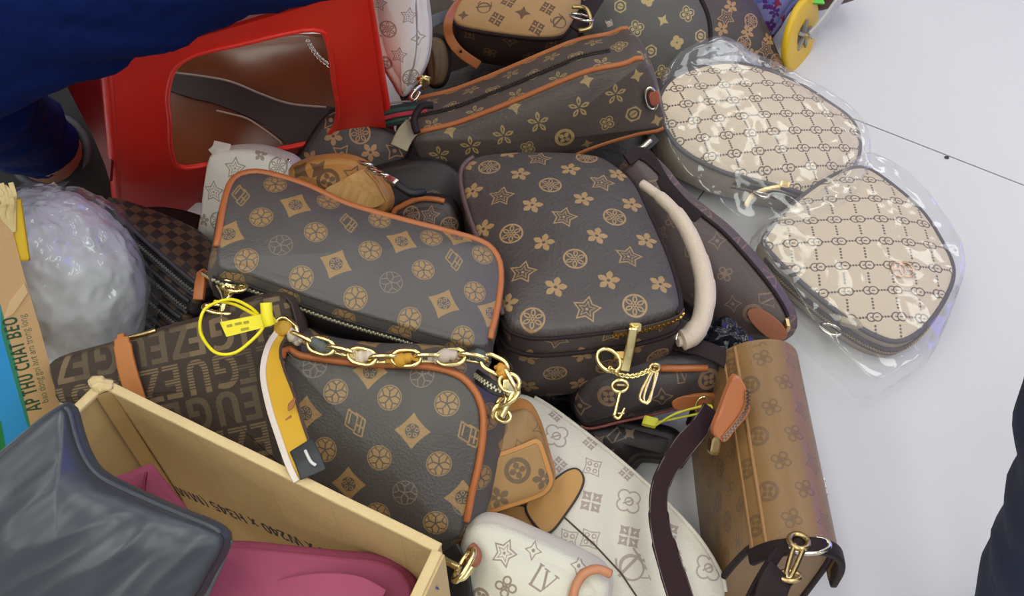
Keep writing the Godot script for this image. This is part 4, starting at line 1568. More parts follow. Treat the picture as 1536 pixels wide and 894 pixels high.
# low dark bag under the centre bag, with an orange zip end
func low_bag() -> void:
	var pl := plane(985, 590, 0.102, Vector3(0.05, 0.42, 0.9), -8)
	var b := shape(pl, [[866, 600], [900, 560], [990, 543], [1060, 541], [1086, 549], [1097, 566], [1090, 590], [1060, 604], [980, 624], [930, 635], [884, 645], [866, 632]], 0.06, {"bulge": 0.010, "r": 0.010})
	var g := rgb(60, 52, 54)
	var fm := printed(b, g, rgb(128, 100, 78), [["spark_line", 0.013, 0, [990, 588, 870, 610, 948, 632]], ["letters", 0.007, 0, [1022, 561]], ["coin", 0.012, 0, [1062, 567, 912, 590]]])
	var t := bag("small_handbag", "small dark printed bag with an orange top bar under the centre bag", "handbag", b, fm, dark_leather)
	part(t, "top_bar", sweep(PackedVector3Array([face_at(b, 985, 551, 0.002), face_at(b, 1020, 550, 0.003), face_at(b, 1060, 550, 0.002)]), 0.0038, 0.0038, pl.n, 12), orange, "orange rolled leather bar")
	part(t, "base_piping", piping(b, span(b, [1060, 604], [980, 624], [870, 646]), 0.0018), mat(rgb(140, 76, 70), 0.5))
	part(t, "ring_tab", plate(pl, [[1005, 598], [1012, 590], [1030, 586], [1071, 585], [1070, 602], [1040, 607], [1012, 606]], 0.006, 0.011, 40), mat(rgb(176, 104, 62), 0.45), "orange leaf-shaped tab")
	part(t, "tab_ring", torus(face_at(b, 1050, 597, 0.014), pl.u * 0.008 + pl.v * 0.004, pl.v * 0.012 - pl.u * 0.003, 0.0016), gold, "thin gold ring")
	# orange zip end hanging at the right
	var pe := plane(1090, 610, 0.178, Vector3(0.25, 0.62, 0.75), 100)
	part(t, "zip_end_tab", plate(pe, [[1098, 559], [1112, 576], [1119, 606], [1114, 622], [1096, 642], [1082, 659], [1070, 654], [1064, 640], [1075, 610], [1086, 580]], 0.0, 0.010, 44, false, 0.002), mat(rgb(186, 112, 72), 0.5), "orange leather zip end")
	var zp := PackedVector3Array()
	for q in spline3([pt(pe, 1112, 580, 0.011), pt(pe, 1110, 604, 0.012), pt(pe, 1094, 630, 0.012), pt(pe, 1076, 652, 0.011)], 8):
		zp.append(q)
	zip(t, zp, pe.n, mat(rgb(150, 96, 60), 0.6), silver, 0.0026, 0.003)
	part(t, "zip_tip", block(pt(pe, 1067, 664, 0.006), pe.u * 0.009, pe.v * 0.005, pe.n * 0.004, 0.35), brass)
	# yellow cable tie through its ring
	var tie := thing("cable_tie", "yellow cable tie looped through the thin gold ring of the small dark bag", "cable tie", P(1020, 625, 0.0))
	var ym := mat(rgb(196, 190, 52), 0.4)
	part(tie, "loop", tube([P(980, 640, 0.10), P(1010, 622, 0.115), P(1042, 612, 0.122), P(1064, 608, 0.122), P(1066, 615, 0.12), P(1045, 621, 0.114), P(1012, 628, 0.108), P(984, 634, 0.102)], 0.0013, true), ym)
	part(tie, "tie_head", block(P(975, 633, 0.10), Vector3(0.007, 0, 0.002), Vector3(0, 0.003, 0), Vector3(-0.002, 0, 0.005), 0.3), ym)
	# dark things beneath
	pl = plane(905, 650, 0.05, Vector3(-0.2, 0.8, 0.5), 30)
	b = shape(pl, [[850, 640], [900, 625], [980, 640], [1015, 655], [1000, 690], [960, 690], [940, 705], [890, 700]], 0.04, {"bulge": 0.01})
	bag("dark_bag", "black printed bag lying on the floor under the small dark bag", "handbag", b, printed(b, rgb(34, 28, 30), rgb(116, 96, 84), [["spark", 0.008, 20, [875, 650, 900, 660, 915, 680, 945, 650]], ["letters", 0.009, 20, [925, 655, 890, 685]]]), black)
	var cr := thing("black_wrapping", "crumpled shiny black plastic between the centre bag and the tan clutch", "plastic", P(1095, 520, 0.0))
	part(cr, "sheet", crumple(P(1088, 528, 0.10), Vector3(0.035, 0, 0.01), Vector3(0, 0.03, 0), Vector3(0, 0, 0.03), 0.7, 5), mat(rgb(24, 24, 32), 0.15))
	var hs := thing("handle_strap", "dark brown strap arching between the centre bag's padded handle and the clutch", "strap", P(1070, 540, 0.0))
	part(hs, "leather_band", ribbon([P(1000, 512, 0.13), P(1050, 522, 0.145), P(1090, 540, 0.145), P(1106, 566, 0.13), P(1112, 600, 0.10)], 0.010, 0.002, Vector3(0.3, 0.9, 0.3)), dark_leather)

# ---------------------------------------------------------------- bags in the middle of the pile
func pile_middle() -> void:
	centre_bag()
	# white bag behind the large front bag
	var pl := plane(365, 290, 0.16, Vector3(-0.1, 0.55, 0.83), 8)
	var b := shape(pl, [[312, 236], [332, 228], [372, 226], [410, 236], [436, 252], [440, 300], [420, 350], [340, 372], [296, 362], [298, 320], [304, 270]], 0.05, {"bulge": 0.008})
	var fm := printed(b, rgb(232, 226, 214), rgb(168, 156, 138), [["star", 0.012, 0, [354, 252, 322, 287]], ["flower", 0.008, 0, [390, 232, 306, 330]], ["wheel", 0.011, 0, [417, 250, 330, 330]]])
	var t := bag("white_handbag", "white star printed handbag with small pull tab, between the red stool and a large bag", "handbag", b, fm, white_leather)
	part(t, "pull_tab", ribbon([P(322, 234, 0.19), P(330, 226, 0.196), P(334, 214, 0.20)], 0.010, 0.0012, Vector3(0, 0.5, 0.9)), white_leather, "short white cloth tab")
	part(t, "clasp", tube([P(424, 254, 0.18), P(430, 246, 0.186), P(434, 240, 0.188)], 0.003), silver)
	# dark pouch with star print below the stool's leg
	pl = plane(530, 220, 0.165, Vector3(0.1, 0.62, 0.78), 25)
	b = shape(pl, [[500, 168], [556, 188], [612, 216], [600, 248], [576, 280], [500, 300], [440, 260], [455, 225]], 0.04, {"bulge": 0.006})
	fm = printed(b, rgb(60, 49, 48), rgb(164, 118, 80), [["spark_line", 0.0135, 10, [513, 230, 592, 226, 496, 180]], ["flower", 0.012, 10, [500, 204, 556, 228]], ["wheel", 0.013, 0, [540, 200]], ["flower", 0.011, 0, [466, 238]]])
	bag("dark_pouch", "dark star printed pouch in front of the stool's right leg", "pouch", b, fm, dark_leather)
	# tan rounded bag with a gold ring
	pl = plane(505, 270, 0.215, Vector3(0.12, 0.66, 0.74), 25)
	b = shape(pl, [[434, 262], [455, 244], [490, 236], [528, 238], [556, 252], [580, 280], [586, 306], [570, 322], [520, 316], [470, 300]], 0.045, {"bulge": 0.014, "wr": 0.003})
	fm = printed(b, rgb(178, 124, 62), rgb(104, 74, 44), [["spark", 0.012, 10, [478, 254, 450, 256]], ["coin", 0.013, 0, [493, 270]], ["spark_line", 0.012, 0, [530, 262]], ["blossom", 0.011, 0, [535, 288]]])
	t = bag("tan_handbag", "small tan printed handbag with a gold link, behind the large front bag", "handbag", b, fm, tan_leather)
	part(t, "flap", plate(pl, [[488, 286], [512, 270], [548, 252], [566, 268], [580, 296], [560, 310], [520, 305]], 0.0145, 0.0175, 40), printed(b, rgb(192, 142, 78), rgb(120, 88, 54), []), "lighter tan flap")
	part(t, "flap_stitch", sweep(PackedVector3Array([pt(pl, 548, 253, 0.018), pt(pl, 566, 272, 0.019), pt(pl, 580, 300, 0.018)]), 0.0016, 0.0016, pl.n), tan_leather)
	for q in [[549, 246, 1.0], [562, 256, 0.6], [574, 262, 1.0]]:
		part(t, "ring_link", torus(P(q[0], q[1], 0.236), Vector3(0.008, 0, 0.003), Vector3(0.001, 0.006 * q[2], 0.005), 0.0019), silver, "gold link")
	part(t, "link_strap", tube([P(582, 268, 0.235), P(600, 280, 0.23), P(618, 290, 0.226), P(636, 288, 0.22)], 0.0045), black)
	part(t, "link_end", block(P(586, 270, 0.238), Vector3(0.007, 0, 0.005), Vector3(0, 0.003, 0), Vector3(0.002, 0, -0.003), 0.3), silver)
	# small bag with an orange arch
	pl = plane(640, 320, 0.185, Vector3(-0.05, 0.6, 0.8), 10)
	b = shape(pl, [[592, 322], [604, 310], [630, 300], [664, 303], [680, 316], [690, 350], [680, 376], [620, 350]], 0.045, {"bulge": 0.008})
	fm = printed(b, rgb(62, 51, 52), rgb(140, 104, 76), [["star", 0.010, 0, [646, 322]], ["wheel", 0.010, 0, [618, 322, 674, 338]]])
	t = bag("small_pouch", "small brown pouch with an orange arched edge between the two large bags", "pouch", b, fm, dark_leather)
	part(t, "piping", piping(b, span(b, [592, 322], [630, 300], [666, 303]), 0.0032, 0.002), orange, "orange arched edge")
	# striped webbing and beige tape by the white slim bag
	var sb := thing("striped_strap", "green, red and black striped webbing strap beside the red stool", "strap", P(598, 176, 0.0))
	var w := [[0.0125, rgb(22, 26, 24)], [0.0085, rgb(36, 74, 58)], [0.0045, rgb(26, 24, 24)], [0.0024, rgb(178, 36, 60)]]
	for i in 4:
		part(sb, ["webbing", "green_stripe", "dark_stripe", "red_stripe"][i], ribbon([P(566, 180, 0.17 + 0.0006 * i), P(598, 172, 0.175 + 0.0006 * i), P(640, 166, 0.17 + 0.0006 * i)], w[i][0], 0.001, Vector3(0, 0.62, 0.78)), mat(w[i][1], 0.7))
	part(sb, "light_edge", tube([P(570, 158, 0.178), P(598, 153, 0.182), P(625, 152, 0.18)], 0.0013), mat(rgb(150, 146, 134), 0.6))
	var bt := thing("cloth_tape", "beige zip tape end hanging under the striped strap", "strap", P(610, 205, 0.0))
	part(bt, "tape_end", ribbon([P(598, 222, 0.175), P(608, 202, 0.182), P(620, 188, 0.186)], 0.011, 0.002, Vector3(0, 0.6, 0.8)), mat(rgb(150, 138, 112), 0.65))
	part(bt, "metal_ring", torus(P(616, 180, 0.192), Vector3(0.003, 0, 0), Vector3(0.002, 0.009, 0.006), 0.0018), silver)
	stacked_pouches()
	# dark bags that fill the heap
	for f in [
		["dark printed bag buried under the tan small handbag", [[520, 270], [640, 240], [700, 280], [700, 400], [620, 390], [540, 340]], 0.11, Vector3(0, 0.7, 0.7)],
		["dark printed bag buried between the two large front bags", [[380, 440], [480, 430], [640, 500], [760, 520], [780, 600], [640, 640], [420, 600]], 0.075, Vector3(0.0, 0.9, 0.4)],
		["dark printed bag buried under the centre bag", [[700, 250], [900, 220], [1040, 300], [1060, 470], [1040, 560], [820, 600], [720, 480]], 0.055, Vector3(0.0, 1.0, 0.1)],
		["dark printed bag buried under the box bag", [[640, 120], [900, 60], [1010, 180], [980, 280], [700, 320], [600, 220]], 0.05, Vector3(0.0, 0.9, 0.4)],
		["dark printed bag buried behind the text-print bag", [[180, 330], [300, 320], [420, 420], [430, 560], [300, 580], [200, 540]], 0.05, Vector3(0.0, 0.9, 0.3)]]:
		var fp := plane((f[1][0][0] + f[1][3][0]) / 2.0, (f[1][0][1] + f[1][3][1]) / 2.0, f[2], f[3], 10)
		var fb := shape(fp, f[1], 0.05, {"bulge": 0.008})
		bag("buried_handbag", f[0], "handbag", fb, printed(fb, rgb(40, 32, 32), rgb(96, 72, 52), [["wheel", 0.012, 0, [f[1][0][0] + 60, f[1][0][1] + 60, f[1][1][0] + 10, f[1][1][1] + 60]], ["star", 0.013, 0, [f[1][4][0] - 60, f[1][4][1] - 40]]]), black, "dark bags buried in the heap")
	# brown lining and a dark bag seen through the stool's window
	pl = plane(380, 150, 0.10, Vector3(0.1, 0.75, 0.65), 15)
	b = shape(pl, [[200, 100], [330, 60], [520, 60], [560, 180], [500, 260], [330, 290], [230, 240]], 0.05, {"bulge": 0.012})
	var patent := mat(rgb(118, 66, 38), 0.28)
	t = bag("patent_bag", "glossy brown patent bag lying under the red stool, seen through its window", "handbag", b, patent, patent)
	part(t, "torn_panel", plate(pl, [[236, 108], [300, 118], [350, 126], [400, 146], [440, 160], [500, 164], [560, 190], [500, 250], [430, 215], [400, 190], [330, 160], [290, 150], [240, 130]], 0.014, 0.024, 60), mat(rgb(48, 36, 36), 0.5), "dark torn panel with a pale frayed edge")
	part(t, "frayed_edge", tube([pt(pl, 250, 112, 0.024), pt(pl, 300, 118, 0.024), pt(pl, 350, 127, 0.024), pt(pl, 400, 147, 0.024), pt(pl, 440, 160, 0.024), pt(pl, 492, 165, 0.024)], 0.0016), mat(rgb(168, 158, 144), 0.8))
	part(t, "frayed_edge", tube([pt(pl, 330, 170, 0.024), pt(pl, 356, 176, 0.024), pt(pl, 380, 184, 0.024), pt(pl, 420, 212, 0.024), pt(pl, 426, 220, 0.024)], 0.0014), mat(rgb(168, 158, 144), 0.8))
	var links := PackedVector3Array()
	for q in [P(462, 62, 0.17), P(470, 76, 0.17), P(480, 88, 0.17), P(498, 102, 0.17)]:
		links.append(q)
	chain(t, "silver_chain_link", links, 0.0034, 0.0011, silver)
	# black cloth bag in the shadow behind the shoe
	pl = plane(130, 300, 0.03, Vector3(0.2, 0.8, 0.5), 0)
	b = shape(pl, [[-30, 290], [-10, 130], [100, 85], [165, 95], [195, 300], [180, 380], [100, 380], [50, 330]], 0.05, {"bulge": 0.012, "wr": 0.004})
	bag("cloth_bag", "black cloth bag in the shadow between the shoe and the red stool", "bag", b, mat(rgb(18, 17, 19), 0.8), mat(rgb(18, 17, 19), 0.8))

# links along a path, every second one turned
func chain(root: Node3D, called: String, path: PackedVector3Array, half: float, r: float, m: Material, stretch := 0.0) -> void:
	var unit := torus(Vector3.ZERO, Vector3(0, 0, half), Vector3(half * 0.72, 0, 0), r, stretch)
	var pitch := 2.0 * (half + stretch) - r * 2.6
	var run := 0.0
	var want := 0.0
	var k := 0
	for i in path.size() - 1:
		var len := path[i].distance_to(path[i + 1])
		while want <= run + len:
			var f := (path[i + 1] - path[i]).normalized()
			var s := f.cross(Vector3.UP).normalized()
			var o := part(root, called, unit, m)
			o.transform = Transform3D(Basis(s, s.cross(f) * -1.0, f) * Basis(Vector3(0, 0, 1), deg_to_rad(25 if k % 2 == 0 else 100)), path[i].lerp(path[i + 1], (want - run) / len) - root.position)
			want += pitch
			k += 1
		run += len

func centre_bag() -> void:
	var pl := plane(860, 360, 0.205, Vector3(0.0, 1.0, -0.02), 3)
	var b := shape(pl, [[697, 243], [714, 231], [740, 226], [797, 223], [885, 227], [920, 241], [952, 270], [977, 321], [1006, 388], [1021, 446], [1014, 463], [970, 477], [918, 486], [818, 496], [776, 490], [756, 472], [738, 402], [714, 347], [697, 296], [691, 262]], 0.125, {"bulge": 0.012, "r": 0.010, "gb": 0.004, "wr": 0.002})
	var fm := printed(b, BROWN, TAN, [
		["wheel", 0.0128, 0, [734, 254, 880, 237, 825, 288, 767, 358, 921, 333, 862, 398, 799, 479, 952, 460]],
		["star", 0.0135, 8, [809, 241, 752, 303, 902, 281, 845, 338, 784, 414, 942, 391, 880, 466]],
		["flower", 0.0122, 10, [763, 228, 855, 260, 780, 269, 927, 263, 874, 309, 798, 320, 947, 309, 894, 364, 815, 374, 969, 363, 912, 427, 833, 437, 990, 429, 709, 287, 725, 343, 760, 454, 700, 245]]], 0.42)
	var t := bag("square_handbag", "square brown star-printed handbag with a padded white handle, in the middle of the pile", "handbag", b, fm, flower_repeat)
	var low := span(b, [738, 402], [860, 494], [1018, 425])
	part(t, "lid_seam", piping(b, low, 0.0022, 0.012, 0.001), dark_leather)
	part(t, "lid_seam", piping(b, low, 0.0026, 0.036, 0.004), dark_leather)
	part(t, "edge_piping", piping(b, span(b, [756, 470], [714, 347], [714, 231]), 0.003, 0.004), mat(rgb(92, 70, 70), 0.42))
	part(t, "edge_piping", piping(b, span(b, [930, 246], [1006, 388], [1014, 463]), 0.003, 0.008), dark_leather)
	var zp := PackedVector3Array(edge(b, span(b, [924, 486], [975, 476], [1020, 452]), 0.012, 0.0042))
	zip(t, zp, -pl.v, mat(rgb(70, 52, 40), 0.6), mat(rgb(220, 178, 90), 0.25, 1.0), 0.0055, 0.004)
	slider(t, P(952, 488, 0.198), pl.u, Vector3(0, 0.5, 0.8), [P(950, 492, 0.204), P(946, 516, 0.19), P(941, 538, 0.175), P(937, 556, 0.165)], gold, 0.0028)
	part(t, "side_ring", torus(P(913, 540, 0.172), Vector3(0.0115, 0, 0.002), Vector3(-0.002, 0.0075, -0.0085), 0.0024), gold, "gold D ring")
	part(t, "ring_tab", block(P(930, 534, 0.170), Vector3(0.006, 0, 0), Vector3(0, 0.008, 0.004), Vector3(0, -0.002, 0.003), 0.3), mat(rgb(190, 150, 90), 0.4, 0.6))
	# charms on a small ball chain
	var kc := thing("key_charm", "gold key charms on a small chain hanging from the centre bag's zip", "charm", P(945, 590, 0.10))
	for q in [[P(916, 553, 0.17), P(930, 562, 0.162), P(950, 564, 0.16), P(968, 558, 0.163), P(976, 552, 0.166)]]:
		chain(kc, "chain_link", spline3(q, 6), 0.0026, 0.001, gold)
	part(kc, "key_bow", torus(P(930, 579, 0.158), Vector3(0.008, 0, 0), Vector3(0, 0.0042, -0.0042), 0.002), gold)
	part(kc, "key_plate", block(P(930, 579, 0.157), Vector3(0.006, 0, 0), Vector3(0, 0.005, 0.002), Vector3(0, -0.0004, 0.001), 0.4), brass)
	part(kc, "key_shaft", tube([P(930, 588, 0.154), P(926, 604, 0.148), P(921, 624, 0.14)], 0.0021), gold)
	part(kc, "key_bit", joined([block(P(931, 620, 0.141), Vector3(0.004, 0.0, 0.0), Vector3(0, 0.0035, 0.002), Vector3(0, 0, 0.001), 0.2), tube([P(921, 624, 0.14), P(929, 627, 0.14), P(937, 612, 0.144)], 0.0016)]), gold)
	for q in [[[982, 552], [966, 594], [972, 602], [986, 562]], [[984, 548], [976, 598], [968, 604], [960, 592]]]:
		var p := []
		for s in q[0 if false else 0].size() if false else 4:
			p.append(P(q[s][0], q[s][1], 0.163))
		part(kc, "charm_frame", tube(p, 0.0016, true), gold)
	part(kc, "charm_knot", torus(P(982, 552, 0.166), Vector3(0.005, 0, 0), Vector3(0, 0.003, -0.003), 0.002), brass)
	# padded handle
	var h := [P(962, 276, 0.185), P(990, 296, 0.185), P(1017, 324, 0.182), P(1037, 358, 0.178), P(1052, 400, 0.172), P(1058, 440, 0.165), P(1052, 480, 0.158), P(1038, 502, 0.152), P(1024, 510, 0.15), P(1016, 512, 0.15)]
	part(t, "padded_handle", sweep(spline3(h, 8), [0.006, 0.0075, 0.009, 0.0095, 0.0105, 0.0115, 0.0108, 0.0118, 0.0112, 0.006], [0.006, 0.0075, 0.009, 0.0095, 0.0105, 0.0115, 0.0108, 0.0118, 0.0112, 0.006], Vector3(0, 0.8, 0.5), 18), tri(rgb(206, 186, 168), 0.6, weave, 14.0, 0.9), "handle wrapped in whitish foam")
	part(t, "handle_anchor", tube([P(1012, 478, 0.165), P(1016, 496, 0.158), P(1014, 510, 0.152)], 0.0022), silver)

# thin dark zip pouches, one on another
func stacked_pouches() -> void:
	var check := func(b: Dictionary) -> StandardMaterial3D:
		var work := func(img: Image, _to: Callable, s: float) -> void:
			var q := int(0.011 * s)
			for i in range(0, img.get_width() / q + 1):
				for j in range(0, img.get_height() / q + 1):
					if (i + j) % 2 == 0:
						img.fill_rect(Rect2i(i * q, j * q, q, q), rgb(90, 66, 48))
		return printed(b, rgb(42, 34, 34), TAN, [], 0.5, work)
	var names := ["topmost", "second", "third", "lowest"]
	for i in 4:
		var n := Vector3(-0.35, 0.72, 0.60)
		var dx := -13.0 * i
		var dy := 25.0 * i
		var pl := plane(235 + dx, 350 + dy, 0.17 - 0.024 * i, Vector3(0.34, 0.92, -0.1), 38)
		var b := shape(pl, [[162 + dx, 300 + dy], [172 + dx, 294 + dy], [230 + dx, 312 + dy], [300 + dx, 344 + dy], [330 + dx, 380 + dy], [322 + dx, 420 + dy], [300 + dx, 424 + dy], [250 + dx, 384 + dy], [200 + dx, 340 + dy]], 0.026, {"bulge": 0.002, "r": 0.005, "gb": 0.003})
		var t := bag("zip_pouch", "thin dark checked zip pouch, %s of the stack left of the large front bag" % names[i], "pouch", b, check.call(b), tri(rgb(44, 38, 40), 0.5, grain, 4.0), "checked zip pouches")
		var e := span(b, [162 + dx, 302 + dy], [225 + dx, 364 + dy], [300 + dx, 424 + dy])
		zip(t, PackedVector3Array(edge(b, e, 0.012, 0.0036)), -pl.v, black, mat(rgb(150, 146, 142), 0.35, 0.3), 0.005)
		part(t, "edge_binding", piping(b, e, 0.0022, 0.003), mat(rgb(76, 72, 80), 0.38))
		part(t, "edge_binding", piping(b, e, 0.0022, 0.023), mat(rgb(76, 72, 80), 0.38))

# ---------------------------------------------------------------- bags at the front
func pile_front() -> void:
	large_bags()
	text_bag()
	# flat white bag on the floor
	var pl := plane(890, 740, 0.085, Vector3(-0.02, 0.97, 0.22), 12)
	var b := shape(pl, [[690, 600], [760, 588], [805, 597], [880, 650], [960, 716], [1035, 790], [1076, 850], [1088, 892], [1070, 960], [900, 980], [720, 900], [680, 720]], 0.06, {"bulge": 0.012, "r": 0.006})
	var lilac := rgb(168, 150, 142)
	var fm := printed(b, rgb(214, 206, 194), lilac, [["badge", 0.0115, 0, [834, 656, 942, 754, 1062, 852]], ["four_lines", 0.0092, 2, [888, 703, 795, 760]], ["four_squares", 0.0105, 2, [886, 756, 942, 808, 1000, 800]], ["four_lines", 0.0092, 2, [852, 812, 884, 812, 900, 640]], ["four_squares", 0.007, 30, [835, 622, 940, 710, 886, 664, 838, 700]], ["letters", 0.011, 60, [956, 860, 1010, 846]], ["script", 0.015, 40, [944, 852]]])
	var t := bag("flat_handbag", "large flat white printed handbag with tan tabs lying left of the dark strap", "handbag", b, fm, white_leather)
	part(t, "edge_piping", piping(b, span(b, [800, 596], [960, 716], [1086, 880]), 0.0022, 0.004), white_leather)
	part(t, "panel_seam", sweep(PackedVector3Array([face_at(b, 846, 780, 0.0005), face_at(b, 890, 820, 0.0005), face_at(b, 930, 862, 0.0005), face_at(b, 956, 900, 0.0005)]), 0.0009, 0.0009, pl.n), mat(rgb(80, 66, 56), 0.6), "dark seam line")
	var tan2 := tri(rgb(184, 136, 72), 0.45, grain, 4.0, 0.15)
	for q in [[[[790, 762], [836, 722], [856, 710], [868, 712], [874, 726], [866, 748], [846, 778], [826, 802], [810, 800]], 0.012], [[[750, 770], [786, 764], [812, 788], [836, 826], [820, 832], [780, 810], [756, 792]], 0.009]]:
		var tb := part(t, "tan_tab", plate(pl, q[0], q[1] + 0.002, q[1] + 0.005, 44), tan2, "tan leather tab with a dark edge")
		part(tb, "tab_edge", rim_of(pl, q[0], q[1] + 0.0035), mat(rgb(58, 38, 34), 0.5))
	# small tan bag with a front pocket
	pl = plane(785, 690, 0.165, Vector3(0.12, 0.7, 0.72), -18)
	b = shape(pl, [[715, 640], [760, 622], [792, 616], [810, 640], [826, 690], [833, 722], [820, 745], [770, 764], [728, 770], [712, 720]], 0.05, {"bulge": 0.008, "r": 0.006})
	fm = printed(b, rgb(150, 114, 68), rgb(108, 82, 56), [["spark_line", 0.009, 0, [778, 668, 812, 642]], ["coin", 0.010, 0, [745, 640]]])
	t = bag("tan_handbag", "small tan printed handbag with a front pocket, right of the lower front bag", "handbag", b, fm, tan_leather)
	var pk := shape(pl, [[738, 688], [800, 668], [812, 690], [822, 716], [814, 738], [776, 752], [736, 764]], 0.004, {"bulge": 0.001, "r": 0.001})
	var lifted := {"o": pl.o + pl.n * 0.011, "n": pl.n, "u": pl.u, "v": pl.v}
	pk = shape(lifted, [[738, 690], [755, 684], [772, 678], [790, 671], [802, 666], [807, 667], [812, 680], [822, 712], [824, 722], [818, 734], [808, 741], [790, 748], [760, 758], [738, 764], [735, 750], [736, 720], [736, 700]], 0.005, {"bulge": 0.002, "r": 0.0015})
	part(t, "front_pocket", front(pk), printed(pk, rgb(158, 120, 72), rgb(104, 82, 60), [["coin", 0.0125, 45, [776, 705]], ["flower", 0.011, 0, [815, 718, 748, 746]]]), "tan pocket with a flower emblem")
	part(t, "pocket_hem", sides(pk), tan_leather)
	# white bag with an orange handle at the lower edge
	pl = plane(790, 860, 0.15, Vector3(-0.05, 0.8, 0.6), 15)
	b = shape(pl, [[700, 800], [735, 787], [800, 810], [870, 842], [908, 866], [914, 900], [880, 980], [740, 990], [690, 930], [690, 850]], 0.06, {"bulge": 0.014, "r": 0.012})
	fm = printed(b, rgb(208, 202, 186), rgb(146, 126, 110), [["star", 0.0105, 10, [757, 827]], ["letters", 0.011, 20, [816, 866]], ["blossom", 0.0105, 0, [760, 874]], ["coin", 0.008, 0, [722, 892]], ["spark_line", 0.008, 0, [800, 826, 868, 850]]])
	t = bag("white_handbag", "white printed handbag with a pale orange curved edge at the bottom of the picture", "handbag", b, fm, white_leather)
	part(t, "curved_handle", tube([face_at(b, 858, 905, 0.004), face_at(b, 862, 876, 0.006), face_at(b, 876, 858, 0.006), face_at(b, 896, 852, 0.004), face_at(b, 916, 860, 0.002)], 0.0042), mat(rgb(190, 126, 88), 0.45), "pale orange rolled edge")
	# dark strap in a wide bend
	var st := thing("shoulder_strap", "dark brown stitched shoulder strap curving down over the white flat handbag", "strap", P(1000, 760, 0.0))
	var mid := [P(1064, 612, 0.145), P(1050, 640, 0.15), P(1026, 668, 0.15), P(1000, 706, 0.145), P(988, 742, 0.14), P(990, 790, 0.135), P(1003, 840, 0.13), P(1020, 894, 0.125), P(1034, 940, 0.12)]
	part(st, "leather_band", ribbon(mid, [0.008, 0.0105, 0.0115, 0.0095, 0.009, 0.010, 0.0115, 0.012, 0.012], 0.002, Vector3(0.1, 0.85, 0.5)), strap_mat())
	for s in [-1, 1]:
		var line := []
		for i in mid.size():
			var f: Vector3 = (mid[mini(i + 1, 8)] - mid[maxi(i - 1, 0)]).normalized()
			line.append(mid[i] + f.cross(Vector3(0.1, 0.85, 0.5)).normalized() * s * ([0.008, 0.0105, 0.0115, 0.0095, 0.009, 0.010, 0.0115, 0.012, 0.012][i] - 0.0012) + Vector3(0.1, 0.85, 0.5) * 0.0012)
		part(st, "edge_stitch", tube(line, 0.0006), mat(rgb(96, 80, 84), 0.6), "paler stitched edge")

func strap_mat() -> StandardMaterial3D:
	var m := tri(rgb(50, 34, 36), 0.55, grain, 4.0, 0.2)
	m.metallic_specular = 0.18
	return m

func rim_of(pl: Dictionary, px: Array, d: float) -> ArrayMesh:
	var q := PackedVector2Array()
	for p in px:
		q.append(on(pl, p[0], p[1]))
	var o := PackedVector3Array()
	for p in smooth2(q, 60):
		o.append(at(pl, p, d))
	return sweep(o, 0.0014, 0.002, pl.n, 8, true)

